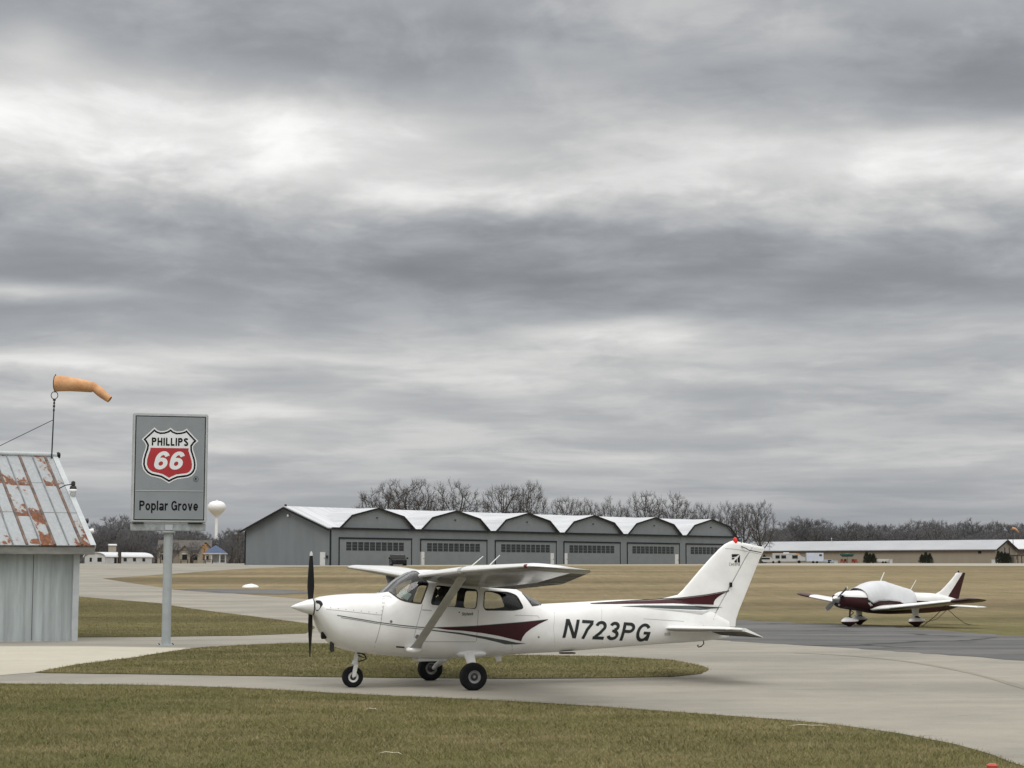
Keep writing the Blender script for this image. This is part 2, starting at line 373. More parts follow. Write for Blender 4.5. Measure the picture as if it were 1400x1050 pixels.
def sheet(name, poly, off, m, amp=.05, step=.35):
    poly = wobble(poly, amp, step) if amp else poly
    vs, fs = fill2d(poly)
    bm = bmesh.new(); bv = [bm.verts.new((x, y, 0)) for x, y in vs]
    for f in fs:
        try: bm.faces.new([bv[i] for i in f])
        except ValueError: pass
    ys = [v[1] for v in vs]
    for yb in YB:
        if min(ys) < yb < max(ys):
            bmesh.ops.bisect_plane(bm, geom=bm.verts[:] + bm.edges[:] + bm.faces[:], plane_co=(0, yb, 0), plane_no=(0, 1, 0), dist=1e-5)
    for v in bm.verts: v.co.z = tz(v.co.y) + off
    bmesh.ops.recalc_face_normals(bm, faces=bm.faces)
    for f in bm.faces:
        if f.normal.z < 0: f.normal_flip()
    me = bpy.data.meshes.new(name); bm.to_mesh(me); bm.free(); me.materials.append(m)
    o = bpy.data.objects.new(name, me); COL.objects.link(o); return S(o)
def gp(pts): return [ground_at(*p) for p in pts]

g = MB(); XS = [-3500, -400, -60, 60, 400, 3500]
for y in YB: g.v += [(x, y, tz(y)) for x in XS]
for i in range(len(YB) - 1):
    for j in range(len(XS) - 1):
        a = i * len(XS) + j; g.f.append((a, a+1, a+1+len(XS), a+len(XS))); g.m.append(0)
S(g.build('ground', M['grass'], ang=80))

near_edge = [(-80,933.5),(0,935),(200,937),(350,942),(500,950),(700,959),(900,972),(1050,983),(1150,992),(1250,1007),(1330,1025),(1400,1048),(1490,1085)]
con = gp(smooth_px(near_edge, 5)) + gp([(1490,905),(1400,880),(1225,868),(1100,862),(1000,849),(800,838),(560,829),(400,818),(300,810),(240,806),(190,799),(140,791),(250,783.5),(340,777.2),(450,774.2)]) + [((u_-700)/F*338, 338) for u_ in (450,340,110,-200)] + gp([(-120,790),(-120,840)])
sheet('taxiway', con, .006, M['concrete'])
asp = gp([(720,836),(1000,847.5),(1080,851.4),(1144,854.4),(1225,857.6),(1295,863),(1370,868.6),(1400,870.5),(1490,877),(1490,911),(1400,904),(1200,889),(1030,878.5),(960,874),(720,856)])
sheet('asphalt_apron', asp, .011, M['asphalt'], .30, .5)
mid = gp([(40,811),(110.5,816),(218.6,825),(233,827.7),(340,842.2),(420,852.5),(431,858),(418,866.5),(330,869.6),(200,871.4),(40,872)])
sheet('grass_verge', mid, .016, M['grass_isl'])
patch = gp([(-80,884),(130,884.3),(267,886.5),(218.6,893.7),(182,899.8),(104.5,909.5),(48.6,920),(0,924),(-80,925)])
sheet('pale_concrete_pad', patch, .011, M['bright'])
isl_up = [(48.6,920),(104.5,909.5),(182,899.8),(218.6,893.7),(267,886.5),(330,882.5),(400,880),(450,880.5),(540,884),(620,890),(690,895.8),(769,897.4),(828.6,898),(918.6,903),(957,910.3),(970,916)]
isl_lo = [(957,922),(918.6,926.2),(828.6,927.8),(700,928.8),(600,928),(440,926.3),(200,922.6),(60,920.8)]
isl = gp(isl_up + isl_lo)
sheet('grass_island', isl, .016, M['grass_isl'])
sl_ = gp([(232,806),(300,805),(380,806),(420,808.5),(420,812),(380,813),(300,811)])
sheet('old_asphalt_path', sl_, .014, M['asphalt'], .05)
sheet('hangar_road', gp([(340,774.4),(450,774.4),(700,773.6),(1005,773.2),(1500,774.3)]) + [((1560-700)/F*455, 455), ((1000-700)/F*455, 455)] + gp([(1005,771.7),(700,772.3),(450,773.2),(340,773.2)]), .018, M['road'], 0)
def strip(px, w):
    pts = [Vector(p) for p in gp(smooth_px(px, 6))]; L, Rr = [], []
    for i, p in enumerate(pts):
        d = (pts[min(i+1, len(pts)-1)] - pts[max(i-1, 0)]).normalized(); n = Vector((-d.y, d.x)); L.append(p + n*w/2); Rr.append(p - n*w/2)
    return [(p.x, p.y) for p in L + Rr[::-1]]
sheet('tyre_track', strip([(1085,893),(1160,897),(1240,905),(1310,917),(1370,932),(1440,953)], .16), .0105, M['stain'], .03)

# ------------------------------------------------------------------ grass blades
def blade_mat():
    m, nt, p = nt_new('grass_blades'); p.inputs['Roughness'].default_value = .8; p.inputs['Specular IOR Level'].default_value = .15
    ge = nd(nt, 'ShaderNodeNewGeometry'); pos = ge.outputs['Position']; rnd = ge.outputs['Random Per Island']
    cr = nd(nt, 'ShaderNodeValToRGB'); link(nt, rnd, cr.inputs[0])
    e = cr.color_ramp.elements; e[0].color = (.098,.110,.036,1); e[1].color = (.33,.26,.14,1); e[1].position = 1
    for q, c in ((.35,(.158,.156,.058,1)),(.65,(.228,.200,.094,1)),(.88,(.23,.18,.09,1))):
        k = e.new(q); k.color = c
    n1 = noise(nt, pos, .55, 6, .7, (.6,1,1)); n2 = noise(nt, pos, .30, 5, .65, (.5,1,1), (4,2,0))
    c = mixc(nt, math_(nt, 'MULTIPLY', ramp(nt, n1, .46, .62), .62), cr.outputs[0], (.33,.275,.15))
    c = mixc(nt, math_(nt, 'MULTIPLY', ramp(nt, n2, .48, .62), .55), c, (.095,.118,.038))
    link(nt, c, p.inputs['Base Color']); return m
M['blade'] = blade_mat()
def blades(name, poly, n, off, hmin, hmax, wid):
    a = np.array(poly); lo, hi = a.min(0), a.max(0); P = np.zeros((0, 2))
    while len(P) < n:
        q = rng.uniform(lo, hi, (n * 2, 2)); P = np.vstack([P, q[inpoly(q, a)]])
    P = P[:n]; P = P + rng.normal(0, .045, P.shape) * (rng.random(n) < .5)[:, None]
    cl = np.array([mnoise.noise(Vector((x*2.3, y*2.3, 0))) for x, y in P])
    hgt = rng.uniform(hmin, hmax, n) * (1 + .5 * cl); th = rng.uniform(0, 2*np.pi, n); ln = rng.normal(0, .75, (n, 2)) * hgt[:, None]
    z = np.interp(P[:, 1], YB, ZB) + off - .004
    V = np.zeros((n, 3, 3)); w = rng.uniform(.6, 1.3, n) * wid
    V[:, 0, :2] = P + np.c_[np.cos(th), np.sin(th)] * w[:, None]; V[:, 1, :2] = P - np.c_[np.cos(th), np.sin(th)] * w[:, None]
    V[:, 2, :2] = P + ln; V[:, 0, 2] = V[:, 1, 2] = z; V[:, 2, 2] = z + hgt
    me = bpy.data.meshes.new(name); me.vertices.add(3*n); me.vertices.foreach_set('co', V.reshape(-1))
    me.loops.add(3*n); me.loops.foreach_set('vertex_index', np.arange(3*n)); me.polygons.add(n)
    me.polygons.foreach_set('loop_start', np.arange(n) * 3); me.update(calc_edges=True); me.materials.append(M['blade'])
    o = bpy.data.objects.new(name, me); COL.objects.link(o); return o
fore = gp(smooth_px(near_edge[1:-1], 4)); fore = [(p[0] - .0, p[1] - .03) for p in fore]
fore_poly = [(fore[0][0] - .8, fore[0][1])] + fore + [ground_at(1450, 1075), ground_at(-20, 1075)]
S(blades('foreground_grass', fore_poly, 210000, 0, .018, .05, .0035), 'stuff')
S(blades('island_grass', isl, 70000, .016, .015, .045, .0055), 'stuff')
S(blades('verge_grass', mid, 50000, .016, .015, .05, .008), 'stuff')

# ================================================================== the white high-wing aeroplane
class Pose:
    """aeroplane frame: x forward, y to its left wing, z up, origin on the ground under the main wheels"""
    def __init__(s, X, D, Z, yaw):
        s.O = np.array([X, D]); s.Z = Z; s.yaw = yaw; c, k = math.cos(yaw), math.sin(yaw); s.Fw = np.array([-c, -k]); s.L = np.array([k, -c])
    def px(s, u, v, y=0.):
        r = ray(u, v); t = (y + s.O @ s.L) / (r[:2] @ s.L); p = r[:2] * t
        return float((p - s.O) @ s.Fw), float(H + r[2] * t - s.Z)
    def empty(s, name, *a):
        return thing(name, (s.O[0], s.O[1], s.Z), math.pi + s.yaw, *a)
class Body:
    """lofted fuselage: tables over x of top, bottom, half width and section exponent"""
    def __init__(s, top, bot, wid, expo, x0, x1):
        srt = lambda t: pchip(*zip(*sorted(t))); s.top, s.bot, s.w, s.e = srt(top), srt(bot), srt(wid), srt(expo); s.x0, s.x1 = x0, x1
    def ring(s, x, n, inset=0.):
        zt, zb, w, e = float(s.top(x)) - inset, float(s.bot(x)) + inset, float(s.w(x)) - inset, float(s.e(x))
        w = max(w, .008); zc, h = (zt + zb) / 2, max((zt - zb) / 2, .008)
        out = []
        for k in range(n):
            t = 2*math.pi*(k + .5)/n; c, q = math.cos(t), math.sin(t)
            out.append((x, w * math.copysign(abs(c) ** (2/e), c), zc + h * math.copysign(abs(q) ** (2/e), q)))
        return out
    def side(s, x, z):
        zt, zb, w, e = float(s.top(x)), float(s.bot(x)), float(s.w(x)), float(s.e(x)); t = min(1, abs(z - (zt+zb)/2) / ((zt-zb)/2))
        return w * (1 - t ** e) ** (1/e)
    def grid(s, xs, n, inset=0.): return [s.ring(x, n, inset) for x in xs]
def smp(body, pose, u, v):
    y = .45
    for _ in range(8):
        x, z = pose.px(u, v, y); y = .5 * y + .5 * body.side(x, z)
    return x, z
def poly_round(poly, r, n=4):
    out = []; N = len(poly)
    for i in range(N):
        p0, p, p1 = Vector(poly[i-1]), Vector(poly[i]), Vector(poly[(i+1) % N]); a, b = (p0-p), (p1-p); d = min(r, a.length*.45, b.length*.45)
        A, B = p + a.normalized()*d, p + b.normalized()*d
        for k in range(n + 1):
            t = k / n; q = A*(1-t)**2 + p*2*t*(1-t) + B*t*t; out.append((q.x, q.y))
    return out
def boolean(obj, cutter, op):
    md = obj.modifiers.new('b', 'BOOLEAN'); md.operation = op; md.object = cutter; md.solver = 'EXACT'
    bpy.context.view_layer.update(); dg = bpy.context.evaluated_depsgraph_get()
    me = bpy.data.meshes.new_from_object(obj.evaluated_get(dg)); obj.modifiers.clear(); return me
def raw(mb, mats):
    o = mb.build('raw', mats); return o
def drop(o): bpy.data.objects.remove(o, do_unlink=True)

class Skin:
    """lays paint, lettering and trim on the near side of a body (y > 0), following its surface"""
    def __init__(s, bvhs): s.b = bvhs
    def hit(s, x, z, sgn=1):
        best = None
        for b in s.b:
            h = b.ray_cast(Vector((x, 3 * sgn, z)), Vector((0, -sgn, 0)))
            if h[0] is not None and (best is None or h[3] < best[3]): best = h
        return best
    def pt(s, x, z, off, sgn=1):
        h = s.hit(x, z, sgn)
        if h is None: return Vector((x, .02 * sgn, z))
        n = h[1]; n = n if n.y * sgn > 0 else -n
        n = Vector((n.x * .6, n.y, n.z)).normalized()
        return h[0] + n * off
    def area(s, polys, step, off, sgn=1):
        mb = MB()
        for poly in polys:
            vs, fs = fill2d(poly, step); mb.add([s.pt(x, z, off, sgn) for x, z in vs], fs)
        return mb
    def line(s, pts, w, off, mb=None, sgn=1, n=8):
        mb = mb or MB(); P = []
        for i in range(len(pts) - 1):
            a, b = Vector(pts[i]), Vector(pts[i+1]); m = max(1, int((b-a).length / .06))
            for k in range(m): P.append(a.lerp(b, k/m))
        P.append(Vector(pts[-1])); vs = []
        for i, p in enumerate(P):
            d = (P[min(i+1, len(P)-1)] - P[max(i-1, 0)]).normalized(); q = Vector((-d.y, d.x))
            vs += [s.pt(*(p + q*w/2), off, sgn), s.pt(*(p - q*w/2), off, sgn)]
        return mb.add(vs, [(2*i, 2*i+1, 2*i+3, 2*i+2) for i in range(len(P)-1)])
def arc(cx, cy, rx, ry, a0, a1, n=14): return [(cx + rx*math.cos(R(a0 + (a1-a0)*k/n)), cy + ry*math.sin(R(a0 + (a1-a0)*k/n))) for k in range(n+1)]
def glyph(ch, t):
    """strokes of a plain bold sans letter: (width, [centre lines], [filled shapes]); capitals are 1 high, small letters .72"""
    h = t/2; L = []; P = []; x = .74
    W = dict(N=.74, P=.68, G=.78, H=.72, I=t, L=.56, S=.68, C=.76, l=t, r=.42, v=.62, i=t, w=.92).get(ch, .62); w = W
    if ch == 'N': L = [[(h,0),(h,1)],[(w-h,0),(w-h,1)]]; P = [[(0,1),(t*1.12,1),(w,0),(w-t*1.12,0)]]
    elif ch == 'H': L = [[(h,0),(h,1)],[(w-h,0),(w-h,1)],[(h,.52),(w-h,.52)]]
    elif ch in 'Il': L = [[(h,0),(h,1)]]
    elif ch == 'L': L = [[(h,0),(h,1)],[(0,h),(w,h)]]
    elif ch == 'P': L = [[(h,0),(h,1)],[(h,1-h),(.55*w,1-h)] + arc(.55*w,.715,.45*w-h,.285-h,90,-90)[1:] + [(h,.43+h)]]
    elif ch in 'GC':
        L = [arc(w/2,.5,w/2-h,.5-h,42,318,24)]
        if ch == 'G': L = [arc(w/2,.5,w/2-h,.5-h,38,345,24)]; P = [[(w*.52,.40),(w,.40),(w,.40+t*.92),(w*.52,.40+t*.92)],[(w-t,.06),(w,.06),(w,.45),(w-t,.45)]]
    elif ch in 'Ss':
        k = 1 if ch == 'S' else x; L = [[(a, b*k) for a, b in arc(w/2,.745,w/2-h,.255-h*.95/k,18,265,14) + arc(w/2,.275,w/2-h,.275-h*.95/k,85,-160,14)]]
    elif ch == '7': L = [[(w*.93,1-t*.8),(w*.58,.5),(w*.38,0)]]; P = [[(0,1-t),(w,1-t),(w,1),(0,1)]]
    elif ch == '2': L = [arc(w/2,.70,w/2-h,.30-h,172,-28,16) + [(w*.52,.34),(w*.20,t*.9)]]; P = [[(0,0),(w,0),(w,t),(0,t)],[(0,0),(t*1.4,0),(w*.42,t*1.25),(.02,t*1.05)]]
    elif ch == '3': L = [arc(w*.48,.74,w*.45-h,.26-h,165,-85,16) , arc(w*.48,.285,w*.52-h,.285-h,88,-165,16)]; P = [[(w*.34,.44),(w*.52,.44),(w*.52,.44+t*.8),(w*.34,.44+t*.8)]]
    elif ch == '6': L = [arc(w/2,.325,w/2-h,.325-h,0,360,26), arc(w*.54,.55,w*.54-h,.45-h,30,180,14) + [(h,.32)]]
    elif ch in 'oe':
        L = [arc(w/2,x/2,w/2-h,x/2-h,0,360,26)] if ch == 'o' else [[(h,x/2-.01),(w-h*.6,x/2-.01)] + arc(w/2,x/2,w/2-h,x/2-h,2,318,24)]
        if ch == 'e': L = [arc(w/2,x/2,w/2-h,x/2-h,0,318,24),[(h,x/2-h*.3),(w-h*.2,x/2-h*.3)]]
    elif ch == 'p': L = [[(h,-.27),(h,x)], arc(w/2+.01,x/2,w/2-h,x/2-h,0,360,26)]
    elif ch == 'a': L = [[(w-h,0),(w-h,.5)], arc(w*.5,x-.22,w/2-h,.22-h,160,0,12), arc(w*.48,.20,w*.48-h,.21-h,0,360,20)]
    elif ch == 'r': L = [[(h,0),(h,x)], arc(w+.02,x-.30,w+.02-h,.30-h,170,92,8)]
    elif ch == 'v': P = [[(0,x),(t*1.05,x),(w/2+t*.5,0),(w/2-t*.5,0)],[(w,x),(w-t*1.05,x),(w/2-t*.5,0),(w/2+t*.5,0)]]
    elif ch == 'n': L = [[(h,0),(h,x)], arc(w/2,x-.29,w/2-h,.29-h,175,0,12) + [(w-h,0)]]
    elif ch == 'h': L = [[(h,0),(h,1)], arc(w/2,x-.29,w/2-h,.29-h,175,0,12) + [(w-h,0)]]
    elif ch == 'k': L = [[(h,0),(h,1)],[(h,.28),(w-h,x)],[(w*.35,.42),(w-h,0)]]
    elif ch == 'y': L = [[(w-h,x),(w*.3,-.27)],[(h,x),(w*.52,.1)]]
    elif ch == 'w': L = [[(h,x),(w*.28,.04),(w*.5,x*.9),(w*.72,.04),(w-h,x)]]
    elif ch == 'R': L = [[(h,0),(h,1)],[(h,1-h),(.5*w,1-h)] + arc(.5*w,.74,.45*w-h,.26-h,90,-90)[1:] + [(h,.48+h)],[(w*.5,.5),(w-h,0)]]
    return W, L, P
def stroke(pts, t):
    P = [Vector(p) for p in pts]; out = []
    for i, p in enumerate(P):
        a = (p - P[i-1]).normalized() if i else (P[1] - P[0]).normalized(); b = (P[i+1] - p).normalized() if i < len(P)-1 else a
        if i == 0 and (P[0] - P[-1]).length < 1e-4: a = (P[0] - P[-2]).normalized()
        if i == len(P)-1 and (P[0] - P[-1]).length < 1e-4: b = (P[1] - P[0]).normalized()
        n = Vector((-(a+b).y, (a+b).x)).normalized(); c = max(.5, n.dot(Vector((-a.y, a.x)))); out.append((p + n*t/2/c, p - n*t/2/c))
    return [[out[i][0], out[i][1], out[i+1][1], out[i+1][0]] for i in range(len(P)-1)]
def union2d(polys):
    vs, fs = [], []
    for p in polys:
        ar = sum(p[i-1][0]*p[i][1] - p[i][0]*p[i-1][1] for i in range(len(p))); p = p if ar > 0 else p[::-1]
        fs.append(list(range(len(vs), len(vs) + len(p)))); vs += [Vector((q[0], q[1])) for q in p]
    v, _, f, *_ = delaunay_2d_cdt(vs, [], fs, 0, 1e-6)
    C = np.array([[sum(v[i].x for i in a)/len(a), sum(v[i].y for i in a)/len(a)] for a in f]); ok = np.zeros(len(f), bool)
    for p in polys: ok |= inpoly(C, [(q[0], q[1]) for q in p])
    return [(q.x, q.y) for q in v], [tuple(a) for a, o in zip(f, ok) if o]
def lettering(body, w, h, t, shear=0., cuts=None, gap=.14):
    """flat lettering whose box is w wide and whose capitals are h high, lower left corner at 0,0"""
    polys = []; x = 0.
    for ch in body:
        if ch == ' ': x += .34; continue
        W, L, P = glyph(ch, t)
        for l in L: polys += stroke([(a + x, b) for a, b in l], t)
        polys += [[(a + x, b) for a, b in p] for p in P]
        x += W + gap
    x -= gap; k = (w - shear*h) / x
    vs, fs = union2d([[(p[0]*k + shear*p[1]*h, p[1]*h) for p in q] for q in polys])
    bm = bmesh.new(); bv = [bm.verts.new((a, b, 0)) for a, b in vs]
    for f in fs:
        try: bm.faces.new([bv[i] for i in f])
        except ValueError: pass
    bmesh.ops.delete(bm, geom=[v for v in bm.verts if not v.link_faces], context='VERTS')
    if cuts:
        for ax, LL in ((0, w), (1, h)):
            q = cuts
            while q < LL:
                co = [0,0,0]; no = [0,0,0]; co[ax] = q; no[ax] = 1
                bmesh.ops.bisect_plane(bm, geom=bm.verts[:] + bm.edges[:] + bm.faces[:], plane_co=co, plane_no=no, dist=1e-6); q += cuts
    bm.verts.index_update(); vs = [(v.co.x, v.co.y) for v in bm.verts]; fs = [tuple(v.index for v in f.verts) for f in bm.faces]; bm.free()
    return vs, fs

AF = [(0,0,0),(.004,.011,-.009),(.0125,.0215,-.0165),(.03,.034,-.0245),(.06,.0475,-.032),(.1,.058,-.037),(.17,.070,-.041),(.26,.077,-.0423),(.36,.0785,-.041),(.47,.0735,-.037),(.58,.064,-.0315),(.68,.0525,-.025),(.76,.041,-.0195),(.85,.027,-.0125),(.93,.0135,-.006),(1,.0013,-.0013)]
def foil(a, b, tk=1.):
    xs = sorted({a, b} | {p[0] for p in AF if a < p[0] < b}); up = [(x, float(np.interp(x, [p[0] for p in AF], [p[1] for p in AF])) * tk) for x in xs]; lo = [(x, float(np.interp(x, [p[0] for p in AF], [p[2] for p in AF])) * tk) for x in xs]
    return up + lo[::-1] if a > 0 else up + lo[:0:-1]
def wing_rings(st, a=0., b=1., sgn=1, tk=1.):
    """st: (y, xLE, zLE, chord, drop of the trailing edge, thickness factor)"""
    out = []
    for y, xl, zl, c, dr, t in st: out.append([(xl - p*c, sgn*y, zl - p*dr + q*c) for p, q in foil(a, b, t * tk)])
    return out
def lerp_st(st, y):
    ys = [s[0] for s in st]; return tuple(float(np.interp(y, ys, [s[k] for s in st])) for k in range(6))

PA = Pose(-0.937, 28.5, -.009, .323)
plane = PA.empty('light_aircraft', 'white high wing single engine aeroplane with maroon swoosh parked side on across the taxiway', 'airplane')
FB = Body(
 top=[(2.30,1.37),(2.272,1.396),(2.125,1.429),(1.873,1.453),(1.589,1.466),(1.268,1.470),(1.225,1.480),(1.094,1.587),(.982,1.684),(.861,1.757),(.744,1.812),(.5,1.842),(.1,1.825),(-.4,1.745),(-.8,1.62),(-1.048,1.516),(-1.144,1.469),(-1.33,1.37),(-1.506,1.285),(-1.7,1.292),(-2.301,1.318),(-2.966,1.345),(-3.75,1.35),(-4.2,1.26),(-4.6,1.12),(-4.86,.98)],
 bot=[(2.30,1.13),(2.275,1.08),(2.224,.951),(2.136,.80),(2.006,.672),(1.893,.617),(1.604,.545),(1.26,.505),(.563,.443),(.264,.43),(-.329,.44),(-.934,.474),(-1.801,.504),(-2.629,.551),(-3.642,.608),(-4.328,.64),(-4.86,.70)],
 wid=[(2.30,.22),(2.27,.30),(2.22,.365),(2.13,.415),(2.0,.455),(1.8,.49),(1.5,.525),(1.26,.545),(.9,.56),(.2,.57),(-.4,.555),(-.9,.50),(-1.5,.415),(-2.3,.325),(-3.0,.25),(-3.75,.17),(-4.3,.115),(-4.86,.05)],
 expo=[(2.30,2.2),(2.1,2.5),(1.6,2.7),(1.25,2.8),(.9,2.75),(.3,3.2),(-.5,3.2),(-1.1,2.7),(-1.6,2.5),(-3,2.4),(-4.86,2.2)], x0=2.30, x1=-4.86)
xs = sorted(set([2.30,2.285,2.272,2.25,2.22,2.18] + list(np.round(np.arange(2.13, -1.6, -.055), 3)) + list(np.round(np.arange(-1.6, -4.86, -.13), 3)) + [-4.86]), reverse=True)
NR = 88
mb = MB().loft(FB.grid(xs, NR)); outer = raw(mb, [M['paint']])
bv_f = BVHTree.FromObject(outer, bpy.context.evaluated_depsgraph_get())
hollow = MB().loft(FB.grid(xs, NR), mi=0).loft(FB.grid([x for x in xs if 1.2 > x > -1.75], NR, .028), mi=1)
shell = raw(hollow, [M['paint'], M['interior'], M['seal']])
bm = bmesh.new(); bm.from_mesh(shell.data); bmesh.ops.reverse_faces(bm, faces=[f for f in bm.faces if f.material_index == 1]); bm.to_mesh(shell.data); bm.free()
# window outlines, seen from the side
Sx = lambda u, v: smp(FB, PA, u, v)
W_front = [(1.50,1.485),(1.235,1.478),Sx(532,809),Sx(540.6,815),Sx(550,820.5),Sx(566,824),Sx(575.5,825),Sx(585.5,797),(.66,1.79),(.70,1.86),(.86,2.0),(1.50,2.0)]
W_door = poly_round([Sx(596.2,800),Sx(652.8,806),Sx(651,833),Sx(588.3,826.8)], .07)
W_rear = poly_round([Sx(662.3,808.2),Sx(695,809.8),Sx(706.5,814.2),Sx(716,831.8),Sx(702,834.4),Sx(663.5,834.2),Sx(661,829)], .05)
_lo = smooth_px(W_front[2:7], 5); W_front = W_front[:2] + _lo + W_front[7:]
W_back = [(-1.10,1.62),PA.px(713.5,811,.25),Sx(727.7,828.2),Sx(739.5,826.5),PA.px(741,824.6,.0),(-1.42,1.50)]
def cutter(poly, w=1.5): return raw(MB().prism(poly, -w, w, lambda p, t: (p[0], t, p[1])), [M['seal'], M['seal'], M['seal']])
panes = {}
for nm, poly, mt in (('windscreen', W_front, 'wshield'), ('door_window', W_door, 'glass'), ('rear_side_window', W_rear, 'glass'), ('rear_window', W_back, 'wshield')):
    c = cutter(poly)
    for p in c.data.polygons: p.material_index = 2
    panes[nm] = boolean(shell, c, 'INTERSECT'); shell.data = boolean(shell, c, 'DIFFERENCE')
    me = panes[nm]; me.materials.clear(); me.materials.append(M[mt]); smooth(me, 40)
    # keep the outer skin of the pane only, drawn a little inwards
    bm = bmesh.new(); bm.from_mesh(me); bm.normal_update()
    kill = []
    for f in bm.faces:
        c0 = f.calc_center_median(); h = bv_f.find_nearest(c0)
        if h[3] > .004: kill.append(f)
    bmesh.ops.delete(bm, geom=kill, context='FACES'); bm.normal_update()
    for v in bm.verts: v.co -= v.normal * .006
    bm.to_mesh(me); bm.free(); smooth(me, 60)
    drop(c)
    if nm in ('door_window', 'rear_side_window'):
        bm = bmesh.new(); bm.from_mesh(me); L = bm.copy(); 
        bmesh.ops.delete(bm, geom=[v for v in bm.verts if v.co.y < 0], context='VERTS'); bmesh.ops.delete(L, geom=[v for v in L.verts if v.co.y >= 0], context='VERTS')
        for b in (bm, L):
            m2 = bpy.data.meshes.new(nm); b.to_mesh(m2); b.free(); m2.materials.append(M[mt]); smooth(m2, 60)
            o = bpy.data.objects.new(nm, m2); COL.objects.link(o); o.parent = plane
    else:
        o = bpy.data.objects.new(nm, me); COL.objects.link(o); o.parent = plane
fus = bpy.data.objects.new('fuselage', shell.data); COL.objects.link(fus); fus.parent = plane; smooth(fus.data, 40)
drop(shell)

# fin and rudder
finLE = pchip([.9,1.30,1.376,1.41,1.482,1.654,1.987,2.242,2.30,2.335],[-3.35,-3.35,-3.72,-3.905,-4.0,-4.166,-4.486,-4.765,-4.86,-5.0])
hinge = lambda z: float(np.interp(z, [.85,2.4], [-4.735,-5.335]))
_h1 = PA.px(970.7,853.5,.05); _h2 = PA.px(1022,758,.04)
hinge = lambda z: _h1[0] + (z - _h1[1]) * (_h2[0] - _h1[0]) / (_h2[1] - _h1[1])
rudTE = lambda z: float(np.interp(z, [.85,.99,1.1,1.8,2.225,2.26], [-4.985,-5.0,-5.035,-5.362,-5.553,-5.56]))
def fin_ring(z, xa, xb, xl, xe, th):
    out = []; n = 14; c = xl - xe
    f = lambda x: th * 1.9 * (max(0., (xl - x) / c) ** .5 * (1 - (xl - x) / c) ** .75 + .012)
    X = [xa + (xb - xa) * (k / n) ** 1.6 for k in range(n + 1)]
    zz = lambda x: z - max(0., (z - 2.1) / .235) * .19 * max(0., -4.96 - x)
    return [(x, f(x), zz(x)) for x in X] + [(x, -f(x), zz(x)) for x in reversed(X)]
zs = [.95,1.1,1.2,1.28,1.33,1.36,1.38,1.42,1.5,1.65,1.85,2.05,2.2,2.27]
mb = MB(); rg = []
for z in zs: rg.append(fin_ring(z, finLE(z) if z > 1.3 else -3.35, hinge(z) + .012, finLE(z) if z > 1.3 else -3.35, rudTE(z), .052 if z > 1.4 else .045))
rg.append(fin_ring(2.315, -4.90, hinge(2.31) + .012, -4.90, rudTE(2.25), .042)); rg.append(fin_ring(2.335, -4.96, hinge(2.33) + .012, -4.96, rudTE(2.25), .02))
fin = mb.loft(rg).build('tail_fin', M['paint'], plane, 50)
rg = [fin_ring(z, hinge(z) - .012, rudTE(z), max(finLE(z), -4.45) if z > 1.3 else -3.9, rudTE(z), .05 if z > 1.4 else .055) for z in (.88,1.0,1.15,1.4,1.7,2.0,2.17)]
zt = lambda z0, x: z0
rud = MB().loft(rg)
rg += [fin_ring(z, hinge(z) - .012, rudTE(min(z, 2.225)), -4.9, rudTE(min(z, 2.225)), th) for z, th in ((2.25,.045),(2.315,.042),(2.335,.02))]
rud = MB().loft(rg).build('rudder', M['paint'], plane, 50)
bm_tail = [BVHTree.FromObject(o, bpy.context.evaluated_depsgraph_get()) for o in (fin, rud)]
skin = Skin([bv_f]); skinT = Skin([bv_f] + bm_tail)

